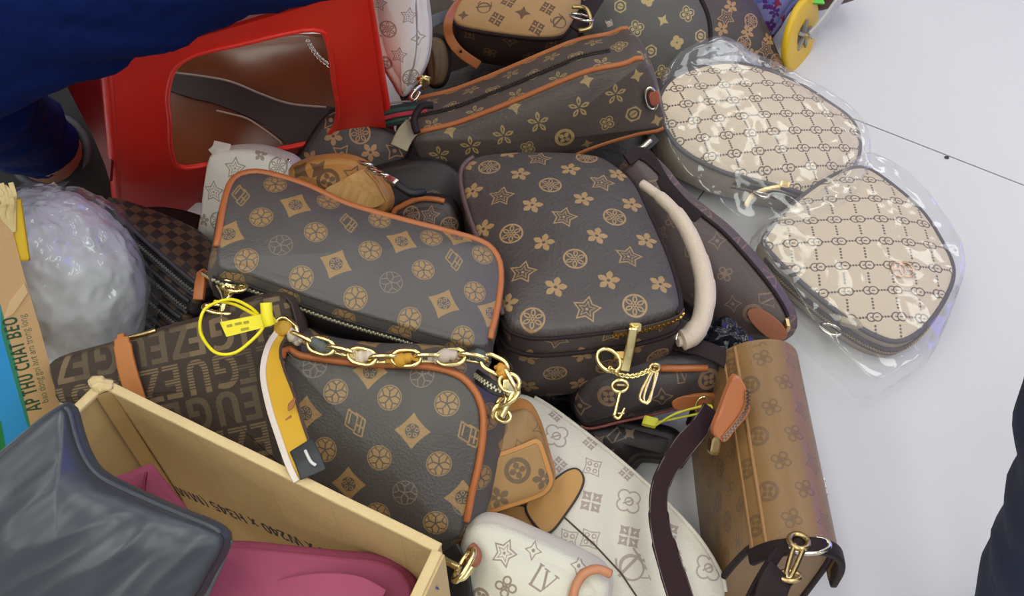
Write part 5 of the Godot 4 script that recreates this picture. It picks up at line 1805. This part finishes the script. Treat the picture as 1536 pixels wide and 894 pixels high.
func large_bags() -> void:
	# lower one, behind the carton
	var pl := plane(590, 670, 0.205, Vector3(-0.10, 0.77, 0.63), 4)
	var b := shape(pl, [[424, 536], [452, 536], [538, 547], [633, 551], [682, 562], [708, 584], [721, 612], [723, 645], [717, 692], [706, 740], [697, 784], [684, 812], [640, 818], [560, 806], [470, 770], [425, 720]], 0.085, {"bulge": 0.014, "gb": 0.018, "wr": 0.002})
	var grey := Color(0.322, 0.300, 0.292)
	var tanb := rgb(150, 118, 76)
	var line := Color(0.48, 0.41, 0.35)
	var fm := printed(b, Color(0.292, 0.270, 0.258), tanb, [
		["ball", 0.0112, 0, [507, 586, 587, 595, 672, 604, 493, 671, 575, 682, 661, 693, 570, 768, 655, 782]], ["ball_line", 0.0112, 0, [612, 734, 633, 562, 472, 548, 698, 756], line],
		["diamond", 0.0125, 0, [623, 643, 528, 722, 462, 618, 555, 557, 694, 746]], ["frame", 0.0115, 8, [538, 631, 704, 651]]], 0.40)
	var rep := repeat(grey, tanb, ["ball", "diamond", "ball", "ball_line"], 0.42, 0.42)
	var t := bag("shoulder_bag", "brown ball-printed shoulder bag with an orange piped edge standing behind the open carton", "handbag", b, fm, rep)
	part(t, "piping", piping(b, span(b, [430, 536], [682, 562], [698, 778]), 0.0034, 0.003), orange, "orange piping")
	part(t, "lower_zip", joined([piping(b, span(b, [690, 806], [640, 818], [560, 806]), 0.0024, 0.014)]), black)
	# clasp at its lower corner
	part(t, "corner_tab", tube([P(706, 820, 0.175), P(714, 830, 0.175), P(712, 842, 0.174), P(700, 846, 0.174)], 0.005), mat(rgb(150, 84, 58), 0.45), "red-brown leather loop")
	part(t, "clasp_hook", joined([tube([P(664, 838, 0.172), P(678, 846, 0.178), P(690, 852, 0.18)], 0.0032), torus(P(696, 848, 0.18), Vector3(0.006, 0, -0.012), Vector3(0.004, 0.006, 0.002), 0.0028, 0.002), tube([P(686, 868, 0.176), P(696, 866, 0.178), P(708, 850, 0.178)], 0.0028)]), gold, "gold snap hook")
	part(t, "hanging_strap", ribbon([P(672, 824, 0.16), P(684, 850, 0.155), P(690, 890, 0.14), P(692, 930, 0.12)], 0.012, 0.002, Vector3(-0.3, 0.6, 0.7)), black)
	# upper one, tipped back over the heap
	pl = plane(530, 385, 0.262, Vector3(0.22, 0.95, 0.17), 18)
	b = shape(pl, [[326, 396], [331, 340], [341, 288], [353, 265], [375, 257], [402, 259], [459, 276], [522, 305], [605, 329], [668, 345], [724, 362], [745, 382], [751, 408], [747, 452], [736, 498], [727, 520], [662, 506], [605, 488], [520, 463], [438, 434], [370, 409]], 0.075, {"bulge": 0.011, "gb": 0.010, "r": 0.005, "wr": 0.002})
	fm = printed(b, grey, tanb, [
		["ball", 0.0112, 10, [413, 279, 492, 305, 392, 330, 473, 357, 569, 331, 554, 383, 633, 411, 646, 360, 370, 392, 452, 420, 533, 449, 614, 480, 711, 441, 723, 384, 694, 507]],
		["ball_line", 0.0112, 10, [421, 375, 585, 430], line], ["diamond", 0.0125, 2, [443, 315, 601, 368, 503, 403, 664, 460, 343, 352, 686, 354, 738, 470]], ["frame", 0.0105, 12, [361, 294, 522, 340, 679, 395]]], 0.40)
	t = bag("shoulder_bag", "brown ball-printed shoulder bag with orange piping and dark zip, tipped above the gold chain", "handbag", b, fm, rep)
	part(t, "piping", piping(b, span(b, [326, 372], [459, 276], [729, 500]), 0.0036, 0.003), orange, "orange piping")
	var lowids := span(b, [334, 398], [520, 463], [700, 516])
	zip(t, PackedVector3Array(edge(b, lowids, 0.015, 0.0075)), -pl.v, mat(rgb(30, 26, 28), 0.5), mat(rgb(196, 186, 156), 0.35, 0.3), 0.006, 0.0034)
	part(t, "zip_band", sweep(PackedVector3Array(edge(b, span(b, [330, 402], [520, 463], [722, 520]), 0.034, 0.008)), 0.003, 0.016, pl.n, 12), mat(rgb(30, 25, 26), 0.5), "dark strip below the zip")
	slider(t, P(346, 428, 0.262), pl.u, Vector3(0, 0.7, 0.6), [], gold)
	part(t, "slider_ring", joined([torus(P(350, 434, 0.268), Vector3(0.007, 0, 0.002), Vector3(0, 0.004, 0.005), 0.0022), torus(P(362, 432, 0.268), Vector3(0.005, 0, 0), Vector3(0, 0.003, 0.006), 0.002)]), gold)
	part(t, "side_tab", ribbon([P(303, 408, 0.245), P(301, 424, 0.246), P(298, 450, 0.238)], 0.0055, 0.003, Vector3(-0.2, 0.6, 0.8)), orange, "short orange leather tab")
	part(t, "snap_hook", joined([tube([P(306, 410, 0.25), P(322, 420, 0.258), P(334, 436, 0.262), P(338, 452, 0.262), P(332, 462, 0.26)], 0.0034), tube([P(350, 436, 0.266), P(338, 452, 0.266), P(334, 470, 0.262), P(335, 488, 0.258)], 0.003), torus(P(330, 464, 0.262), Vector3(0.016, 0, 0.003), Vector3(0, 0.002, 0.006), 0.0022)]), gold, "gold snap hook")
	# chain that runs along its lower edge, a scarf drawn through the links
	var path := spline3([P(430, 492, 0.262), P(446, 505, 0.262), P(478, 518, 0.262), P(520, 529, 0.262), P(562, 538, 0.262), P(605, 537, 0.262), P(650, 537, 0.262), P(692, 535, 0.262), P(724, 540, 0.26), P(750, 552, 0.256), P(766, 572, 0.25), P(768, 592, 0.243), P(752, 604, 0.235)], 10)
	var ch := thing("chain_strap", "gold chain strap with a printed scarf drawn through it, between the two ball-printed bags", "strap", P(600, 540, 0.23))
	chain(ch, "chain_link", path, 0.0098, 0.0022, gold, 0.003)
	chain(ch, "end_link", spline3([P(752, 604, 0.235), P(744, 618, 0.228), P(756, 624, 0.226)], 6), 0.007, 0.002, gold)
	var tones := [rgb(196, 180, 160), rgb(88, 92, 92), rgb(206, 190, 172), rgb(196, 144, 40), rgb(190, 172, 158), rgb(74, 80, 78), rgb(200, 140, 44), rgb(190, 176, 160)]
	for i in 8:
		var p := []
		for k in 5:
			var f := (i + 0.1 + k * 0.2) / 8.4
			var q: Vector3 = path[int(f * (path.size() - 1))]
			p.append(q + Vector3(0, 0.0035 * sin(k * PI / 2 + i), 0.0022 * cos(i * 2.0)))
		part(ch, "scarf_fold", tube(p, [0.002, 0.0046, 0.0062, 0.0046, 0.002], false, 10), mat(tones[i], 0.6), "twisted scarf fold")
	var arc := PackedVector3Array()
	for q in spline3([P(712, 562, 0.236), P(726, 572, 0.242), P(744, 583, 0.243), P(764, 588, 0.240)], 6):
		arc.append(q)
	zip(ch, arc, Vector3(0, 0.75, 0.6), black, mat(rgb(200, 190, 160), 0.35, 0.3), 0.006, 0.003)
	part(ch, "end_buckle", joined([torus(P(764, 574, 0.252), Vector3(0.009, 0, 0.001), Vector3(0, 0.0055, -0.006), 0.0022), block(P(763, 576, 0.252), Vector3(0.005, 0, 0), Vector3(0, 0.003, -0.003), Vector3(0, 0.001, 0.001), 0.3), tube([P(770, 586, 0.247), P(762, 606, 0.24), P(752, 626, 0.232)], 0.0028)]), gold, "gold square buckle")
	# the scarf's hanging end
	var sc := thing("scarf", "yellow printed silk scarf end with a white border hanging from the chain", "scarf", P(440, 600, 0.2))
	var spine := [P(428, 494, 0.264), P(412, 520, 0.268), P(410, 555, 0.274), P(422, 600, 0.282), P(436, 645, 0.288), P(451, 688, 0.292), P(460, 716, 0.288)]
	var hw := [0.005, 0.006, 0.010, 0.0125, 0.012, 0.0115, 0.009]
	part(sc, "cloth", ribbon(spine, hw, 0.0009, Vector3(0.15, 0.75, 0.6)), mat(rgb(206, 158, 40), 0.6))
	for s in [-1, 1]:
		var l := []
		for i in 7:
			var f: Vector3 = (spine[mini(i + 1, 6)] - spine[maxi(i - 1, 0)]).normalized()
			var sd := f.cross(Vector3(0.15, 0.75, 0.6)).normalized()
			if sd.x < 0:
				sd = -sd
			l.append(spine[i] + sd * s * hw[i] * (0.86 if s < 0 else 0.95) + Vector3(0, 0.0012, 0.001))
		part(sc, "white_border", ribbon(l, 0.0026 if s < 0 else 0.0012, 0.0011, Vector3(0.15, 0.75, 0.6)), mat(rgb(216, 200, 190) if s < 0 else rgb(70, 52, 50), 0.6), "white border" if s < 0 else "dark border")
	var fp := plane(440, 620, 0.288, Vector3(0.15, 0.75, 0.6), 60)
	for q in [[432, 632], [448, 654], [438, 606]]:
		var pts := PackedVector2Array()
		for v in petal(-1.0, 1.0, 0.45, 0.6):
			pts.append(on(fp, q[0], q[1]) + v * 0.006)
		part(sc, "printed_leaf", plate2(fp, pts, 0.0012, 0.0022, 24), mat(rgb(150, 92, 46), 0.6))
	var pts2 := [P(452, 668, 0.294), P(462, 690, 0.2955), P(470, 712, 0.292)]
	part(sc, "dark_corner", ribbon(pts2, 0.0105, 0.0011, Vector3(0.15, 0.75, 0.6)), mat(rgb(40, 42, 44), 0.5), "dark printed corner")
	part(sc, "white_fold", tube([P(458, 676, 0.297), P(466, 692, 0.298), P(474, 698, 0.297)], 0.0013), mat(rgb(210, 205, 200), 0.6))
	# yellow tag and its tie
	var tg := thing("price_tag", "yellow plastic tag on a round yellow tie at the upper bag's clasp", "tag", P(370, 480, 0.2))
	var ty := mat(rgb(236, 218, 24), 0.38)
	part(tg, "tie_loop", tube([P(301, 478, 0.285), P(312, 460, 0.288), P(345, 449, 0.29), P(374, 460, 0.292), P(392, 478, 0.294), P(394, 492, 0.292), P(376, 512, 0.288), P(350, 530, 0.286), P(322, 528, 0.286), P(302, 502, 0.285)], 0.0015, true), ty, "yellow cable tie")
	part(tg, "tie_loop", tube([P(322, 452, 0.28), P(350, 456, 0.286), P(378, 470, 0.292), P(398, 482, 0.294)], 0.0015), ty)
	var tp := plane(374, 488, 0.293, Vector3(0.1, 0.7, 0.7), -12)
	var pq := PackedVector2Array()
	for q in [[330, 483], [405, 468], [416, 482], [408, 488], [340, 505]]:
		pq.append(on(tp, q[0], q[1]))
	var tag_plate := part(tg, "tag_plate", plate2(tp, pq, -0.001, 0.002, 10, true), ty)
	for q in [[345, 488, 4], [358, 485, 5], [370, 483, 4], [368, 493, 6]]:
		part(tag_plate, "stamped_mark", block(pt(tp, q[0], q[1], 0.002), tp.u * 0.0006 * q[2], tp.v * 0.0012, tp.n * 0.0003, 0.2), mat(rgb(160, 148, 24), 0.5))
	part(tg, "tie_head", sweep(PackedVector3Array([P(404, 488, 0.296), P(400, 470, 0.303), P(399, 454, 0.309)]), 0.0052, 0.0042, tp.n, 14), ty)
	part(tg, "knot", crumple(P(424, 492, 0.268), Vector3(0.007, 0, 0), Vector3(0, 0.006, 0), Vector3(0, 0, 0.007), 0.5, 3, 20, 12), mat(rgb(196, 150, 44), 0.6))

# brown woven bag with large letters, upside down
func text_bag() -> void:
	var pl := plane(290, 580, 0.225, Vector3(0.02, 0.80, 0.60), -12)
	var b := shape(pl, [[72, 544], [120, 528], [178, 512], [236, 496], [292, 480], [345, 458], [400, 443], [430, 448], [442, 480], [448, 525], [455, 580], [466, 650], [474, 742], [440, 735], [300, 668], [165, 604], [90, 606], [78, 580]], 0.06, {"bulge": 0.006, "r": 0.006, "wr": 0.001})
	var ground := rgb(56, 42, 32)
	var ink := rgb(112, 92, 66)
	var dim := rgb(88, 72, 54)
	var work := func(img: Image, to: Callable, s: float) -> void:
		var t0: float = PI
		for r in 9:
			for k in 9:
				var c := on(pl, 60.0, 520.0) + Vector2(0.012 + 0.108 * (k - 1) + 0.034 * (r % 3), -0.034 * (r - 1) + 0.012)
				lettering(img, "ZEUGE" if r % 2 == 0 else "GUEZE", to.call(c), 0.031 * s, t0, ink if (r + k) % 3 else dim, 0.84)
		# loose weave: fine dark ribs across the letters of every other row
		for r in 9:
			if r % 2 == 1:
				var y0: Vector2 = to.call(on(pl, 60.0, 520.0) + Vector2(0, -0.034 * (r - 1) + 0.030))
				for i in 12:
					img.fill_rect(Rect2i(0, int(y0.y + i * 0.0026 * s), img.get_width(), int(0.0009 * s)), ground)
	var fm := printed(b, ground, ink, [], 0.75, work)
	var t := bag("canvas_handbag", "brown woven handbag with large upside-down letters and an orange tab, behind the open carton", "handbag", b, fm, tri(rgb(70, 54, 42), 0.7, grain, 6.0))
	part(t, "strap_tab", ribbon([pt(pl, 187, 502, 0.008), pt(pl, 189, 509, 0.010), pt(pl, 192, 522, 0.011), pt(pl, 198, 552, 0.011), pt(pl, 210, 592, 0.011), pt(pl, 220, 625, 0.010)], [0.0035, 0.0070, 0.0082, 0.0085, 0.0085, 0.0085], 0.0022, pl.n), mat(rgb(172, 102, 42), 0.5), "orange-brown leather strap tab")
	part(t, "side_edge", piping(b, span(b, [432, 450], [448, 525], [470, 690]), 0.0016, 0.001), mat(rgb(46, 34, 28), 0.6))
	part(t, "top_zip", piping(b, span(b, [180, 511], [205, 503], [232, 497]), 0.0022, 0.002), brass)

# ---------------------------------------------------------------- cartons and the plastic at the left
func cartons() -> void:
	var kraft := rgb(192, 162, 112)
	var kraft_m := tri(kraft, 0.75, weave, 3.0, 0.12)
	# open carton
	var h := 0.285
	var bl := P(152, 580, h)
	var br := P(656, 828, h)
	bl.y = h
	br.y = h
	var u := (br - bl).normalized()
	var d := Vector3(-u.z, 0, u.x)
	if d.z < 0:
		d = -d
	var L := bl.distance_to(br)
	var Wd := 0.24
	var t := thing("carton", "open kraft cardboard carton with upside-down black print on its inner wall, lower left", "carton", (bl + br) / 2 + d * Wd / 2 - Vector3(0, h, 0))
	var th := 0.0028
	var side_d := (P(104, 626, h) - bl)
	side_d.y = 0
	side_d = side_d.normalized()
	# back wall with the print, inner side towards the camera
	var pw := {"o": (bl + br) / 2, "n": d, "u": u, "v": Vector3.UP}
	var wall := shape2(pw, PackedVector2Array([Vector2(-L / 2, -h), Vector2(L / 2, -h), Vector2(L / 2, 0), Vector2(-L / 2, 0)]), 0.006, {})
	wall.lo = Vector2(-L / 2, -h)
	wall.size = Vector2(L, h)
	var work := func(img: Image, to: Callable, s: float) -> void:
		var ink := rgb(34, 30, 56)
		var p0 := on(pw, 262, 734)
		var p1 := on(pw, 470, 822)
		var c := (p0 + p1) / 2
		var a := atan2(-(p1 - p0).y, (p1 - p0).x)
		lettering(img, "L303 x W240 x H345 (MM)", to.call(p0 + (p1 - p0) * 0.63), 0.0185 * s, a + PI, ink, 0.92, true, p0.distance_to(p1) * 1.28 * s)
		for i in 5:
			var x: float = img.get_width() * (0.1 + 0.2 * i)
			img.fill_rect(Rect2i(int(x), 0, 5, img.get_height()), kraft.darkened(0.06))
	part(t, "back_wall", quad_box(pw, Vector2(-L / 2, -h), Vector2(L / 2, 0), 0.006), printed(wall, kraft, kraft, [], 0.75, work), "cardboard wall printed with its size")
	var rimm := tri(rgb(208, 182, 134), 0.8, weave, 8.0, 0.6)
	var rp := []
	for i in 12:
		rp.append(bl.lerp(br, i / 11.0) + Vector3(0, 0.0015 * noise.get_noise_1d(i * 40.0), 0) + d * -0.003)
	part(t, "back_rim", ribbon(rp, 0.0042, 0.0024, Vector3.UP), rimm, "worn pale cardboard edge")
	# left wall, right wall, near wall, bottom
	for q in [[bl, side_d, "left_wall"], [br, (P(622, 900, h) - br), "right_wall"]]:
		var dd: Vector3 = q[1]
		dd.y = 0
		dd = dd.normalized()
		var nn: Vector3 = u if q[2] == "left_wall" else -u
		nn = (nn - dd * nn.dot(dd)).normalized()
		var ps := {"o": q[0], "n": nn, "u": dd, "v": nn.cross(dd)}
		var s := signf(ps.v.y)
		part(t, q[2], quad_box(ps, Vector2(0, minf(0, -h * s)), Vector2(Wd, maxf(0, -h * s)), 0.006), tri(rgb(196, 168, 120), 0.75, weave, 3.0, 0.12))
		var rr := []
		for i in 8:
			rr.append(q[0] + dd * Wd * i / 7.0 + Vector3(0, 0.0012 * noise.get_noise_1d(i * 60.0 + 9.0), 0))
		part(t, q[2].replace("wall", "rim"), ribbon(rr, 0.0042, 0.0024, Vector3.UP), rimm)
	part(t, "corner_fold", ribbon([bl + d * 0.004 + u * 0.006, bl + d * 0.006 + u * 0.010 - Vector3(0, 0.08, 0), bl + d * 0.006 + u * 0.012 - Vector3(0, 0.2, 0)], 0.007, 0.0016, d + u), tri(rgb(176, 142, 90), 0.75, weave, 3.0, 0.2))
	part(t, "torn_corner", crumple(bl + Vector3(0, 0.002, 0), Vector3(0.008, 0, 0.003), Vector3(0, 0.004, 0), Vector3(-0.003, 0, 0.006), 1.1, 8, 28, 16), rimm)
	part(t, "bottom", quad_box({"o": (bl + br) / 2 + Vector3(0, -h + 0.004, 0), "n": Vector3.UP, "u": u, "v": Vector3.UP.cross(u)}, Vector2(-L / 2, -Wd if Vector3.UP.cross(u).dot(d) < 0 else 0.0), Vector2(L / 2, 0.0 if Vector3.UP.cross(u).dot(d) < 0 else Wd), 0.004), kraft_m)
	# blue emblem on the outer right wall
	var ob := P(640, 872, 0.24)
	part(t, "printed_mark", joined([block(P(644, 868, 0.262), Vector3(0.001, 0, 0.0), Vector3(-0.004, 0.012, 0.01), Vector3(0.001, 0, 0.001), 0.1), block(P(652, 876, 0.255), Vector3(0.001, 0, 0.0), Vector3(0.003, 0.012, 0.008), Vector3(0.001, 0, 0.001), 0.1)]), mat(rgb(64, 70, 128), 0.6), "blue printed mark")
	# pink bag inside, in two folds
	var pink := tri(rgb(148, 64, 94), 0.8, weave, 12.0, 0.35)
	var pb := thing("tote_bag", "pink non-woven tote bag folded inside the open carton", "bag", P(420, 880, 0.0) - Vector3(0, 0, 0.02))
	var p1 := plane(225, 760, 0.222, Vector3(0.1, 0.7, 0.7), 20)
	var f1 := shape(p1, [[160, 732], [190, 718], [220, 706], [224, 708], [250, 742], [278, 782], [270, 830], [200, 830], [150, 780]], 0.012, {"bulge": 0.003, "r": 0.002})
	part(pb, "folded_corner", front(f1), pink)
	part(pb, "corner_back", sides(f1), pink)
	part(pb, "corner_crease", tube([pt(p1, 221, 707, 0.004), pt(p1, 217, 730, 0.0055), pt(p1, 213, 765, 0.006)], 0.0011), mat(rgb(140, 40, 76), 0.8))
	var p2 := plane(450, 880, 0.215, Vector3(-0.05, 0.9, 0.42), 6)
	var f2 := shape(p2, [[322, 826], [345, 820], [420, 826], [500, 834], [560, 840], [594, 852], [612, 872], [616, 900], [590, 980], [340, 990], [280, 930], [300, 870]], 0.03, {"bulge": 0.010, "r": 0.005, "wr": 0.003})
	part(pb, "main_panel", front(f2), pink)
	part(pb, "back_panel", sides(f2), pink)
	var f3 := plane(530, 880, 0.226, Vector3(-0.2, 0.9, 0.3), 6)
	part(pb, "handle_fold", ribbon([pt(f3, 400, 900, 0.004), pt(f3, 440, 888, 0.008), pt(f3, 490, 882, 0.010), pt(f3, 540, 886, 0.010), pt(f3, 575, 905, 0.008)], 0.011, 0.0015, f3.n), tri(rgb(154, 68, 98), 0.8, weave, 12.0, 0.35), "pink cloth handle")
	grey_bag()
	blue_carton()
	sack()

func quad_box(pl: Dictionary, lo: Vector2, hi: Vector2, th: float) -> ArrayMesh:
	var rows := []
	var uvs := []
	for s in [[0.5, 0.0], [0.0, 0.0], [0.0, -th], [0.5, -th]]:
		var ring := PackedVector3Array()
		var t := PackedVector2Array()
		for i in 5:
			var q := [Vector2(0, 0), Vector2(1, 0), Vector2(1, 1), Vector2(0, 1)][i % 4] as Vector2
			q = q.lerp(Vector2(0.5, 0.5), s[0] * 2.0)
			ring.append(at(pl, lo + (hi - lo) * q, s[1]))
			t.append(Vector2(q.x, 1.0 - q.y))
		rows.append(ring)
		uvs.append(t)
	return hard(skin(rows, uvs, at(pl, (lo + hi) / 2, -th / 2)))

# dark grey plastic bag laid over the near corner of the carton
func grey_bag() -> void:
	var pl := plane(150, 780, 0.315, Vector3(0.12, 0.82, 0.56), 25)
	var b := shape(pl, [[-60, 730], [-10, 690], [50, 640], [88, 614], [98, 618], [108, 655], [122, 690], [146, 718], [200, 745], [262, 772], [322, 798], [334, 818], [312, 860], [280, 910], [200, 980], [60, 1000], [-60, 960], [-90, 840]], 0.03, {"bulge": 0.018, "r": 0.006, "N": 140, "rings": 40, "wr": 0.0})
	var rows := []
	var uvs := []
	for k in 47:
		var ring := PackedVector3Array()
		var t := PackedVector2Array()
		for i in b.N + 1:
			var j: int = i % b.N
			var s := minf(k / 40.0, 1.0)
			var p: Vector2 = b.c + (b.o[j] - b.c) * s
			var q := p * 1000.0
			var along := q.x * 0.42 + q.y * 0.9
			var across := q.x * 0.9 - q.y * 0.42
			var w := 0.0048 * ridge.get_noise_2d(across * 0.9, along * 0.22) + 0.010 * noise.get_noise_2d(across * 0.6 + 60.0, along * 0.25)
			var g := PI / 2 * clampf((k - 40) / 6.0, 0, 1)
			if k > 40:
				p -= b.n[j] * 0.004 * (1.0 - cos(g))
			ring.append(at(pl, p, b.bulge * pow(1.0 - s * s, 0.7) + w * (1.0 - pow(s, 8.0)) - 0.02 * sin(g)))
			t.append(p)
		rows.append(ring)
		uvs.append(t)
	var t2 := thing("plastic_bag", "dark grey soft plastic bag laid over the corner of the open carton", "bag", P(150, 860, 0.0))
	var m := mat(rgb(58, 61, 68), 0.32)
	part(t2, "sheet", skin(rows, uvs, at(pl, b.c, -0.03)), m)
	part(t2, "back", sides(b), m)
	part(t2, "rolled_edge", sweep(PackedVector3Array(edge(b, span(b, [92, 615], [146, 718], [330, 806]), 0.006, 0.0)), 0.003, 0.003, pl.n, 10), m)
	part(t2, "grey_lip", ribbon([pt(pl, 332, 812, -0.012), pt(pl, 316, 850, -0.014), pt(pl, 290, 905, -0.016)], 0.007, 0.002, Vector3(0.4, 0.7, 0.5)), mat(rgb(84, 86, 90), 0.35))

# carton at the left edge, printed blue and green with large letters
func blue_carton() -> void:
	var pl := plane(45, 520, 0.24, Vector3(0.55, 0.42, 0.72), 74)
	# u runs down the picture along the carton's edge
	var q := PackedVector2Array()
	for p in [[-60, 300], [2, 282], [34, 405], [62, 500], [90, 604], [74, 660], [20, 720], [-60, 740]]:
		q.append(on(pl, p[0], p[1]))
	var b := shape2(pl, q, 0.05, {})
	var lo := Vector2.INF
	var hi := -Vector2.INF
	for p in q:
		lo = lo.min(p)
		hi = hi.max(p)
	b.lo = lo
	b.size = hi - lo
	var work := func(img: Image, to: Callable, s: float) -> void:
		var pg := func(l: Array, c: Color) -> void:
			var w := PackedVector2Array()
			for p in l:
				w.append(to.call(on(pl, p[0], p[1])))
			poly(img, w, c)
		pg.call([[-60, 440], [0, 455], [12, 500], [28, 565], [46, 640], [30, 680], [-60, 760]], rgb(40, 140, 200))
		pg.call([[-60, 600], [2, 632], [12, 690], [0, 720], [-60, 760]], rgb(26, 120, 60))
		pg.call([[2, 500], [0, 455], [12, 500], [28, 565], [46, 640], [42, 642]], rgb(44, 120, 90))
		var p0 := on(pl, 54, 622)
		var p1 := on(pl, 12, 470)
		var a := atan2(-(p1 - p0).y, (p1 - p0).x)
		lettering(img, "AP THU CHAT BEO", to.call(p0.lerp(p1, 0.5)), 0.0125 * s, a, rgb(36, 70, 44), 0.66)
		p0 = on(pl, 66, 606)
		p1 = on(pl, 36, 470)
		lettering(img, "bao dong goi hut am trong long", to.call(p0.lerp(p1, 0.5)), 0.0055 * s, a, rgb(70, 84, 60), 0.85, false)
	var m := printed(b, rgb(190, 152, 106), Color.WHITE, [], 0.7, work)
	var t := thing("carton", "kraft carton at the left edge printed blue and green with large dark letters", "carton", P(20, 640, 0.0))
	var rows := []
	var uvs := []
	for s in [[0.0, 0.0], [1.0, 0.0], [1.0, -0.09], [0.0, -0.09]]:
		var ring := PackedVector3Array()
		var u := PackedVector2Array()
		for i in q.size() + 1:
			var p: Vector2 = q[i % q.size()]
			if s[0] == 0.0:
				p = b.c
			ring.append(at(pl, p, s[1]))
			u.append(Vector2((p.x - lo.x) / b.size.x, 1.0 - (p.y - lo.y) / b.size.y))
		rows.append(ring)
		uvs.append(u)
	part(t, "printed_panel", hard(skin(rows, uvs, at(pl, b.c, -0.045))), m)
	part(t, "taped_fold", plate(pl, [[14, 452], [36, 424], [42, 438], [20, 470], [6, 478]], 0.0, 0.0012, 10, true, 0.0003), mat(rgb(204, 170, 124), 0.6), "folded flap edge")
	# yellow edge and the torn corrugation at its top
	part(t, "yellow_edge", ribbon([pt(pl, 18, 300, -0.004), pt(pl, 24, 340, -0.004), pt(pl, 32, 392, -0.004)], 0.008, 0.003, Vector3(0.3, 0.5, 0.8)), mat(rgb(206, 166, 30), 0.5), "yellow printed edge")
	for i in 7:
		part(t, "corrugation_fold", ribbon([pt(pl, -14 + i * 5, 274 + (i % 3) * 5, 0.002 * (i % 2)), pt(pl, 2 + i * 3, 290 + (i % 2) * 12, 0.004), pt(pl, -4 + i * 4, 306 + (i % 3) * 8, 0.001), pt(pl, 8 + i * 2, 330 + i * 3, 0.0)], 0.0022, 0.0009, Vector3(0.5, 0.3, 0.8)), tri(rgb(206, 182, 128), 0.75, weave, 8.0, 0.4))

# clear-grey plastic sack full of air
func sack() -> void:
	var c := P(95, 430, 0.14)
	var t := thing("plastic_sack", "puffed translucent grey plastic sack between the left carton and the pouch stack", "bag", Vector3(c.x, 0, c.z))
	part(t, "film", crumple(c, Vector3(0.085, 0, 0.03), Vector3(0.02, 0.125, 0), Vector3(-0.02, 0.02, 0.085), 0.17, 14, 170, 110, 1.0), mat(rgb(222, 225, 230), 0.3))
	part(t, "outer_film", crumple(c, Vector3(0.092, 0, 0.032), Vector3(0.021, 0.132, 0), Vector3(-0.022, 0.021, 0.092), 0.30, 14.1, 190, 120, 0.75), film_mat)

func fittings() -> void:
	var dot := thing("speck", "small dark speck on the tile joint at the right", "speck", P(1420, 236, 0.0))
	part(dot, "chip", crumple(P(1420, 236, 0.001), Vector3(0.003, 0, 0), Vector3(0, 0.001, 0), Vector3(0, 0, 0.003), 0.5, 2, 14, 8), mat(rgb(60, 56, 58), 0.8))
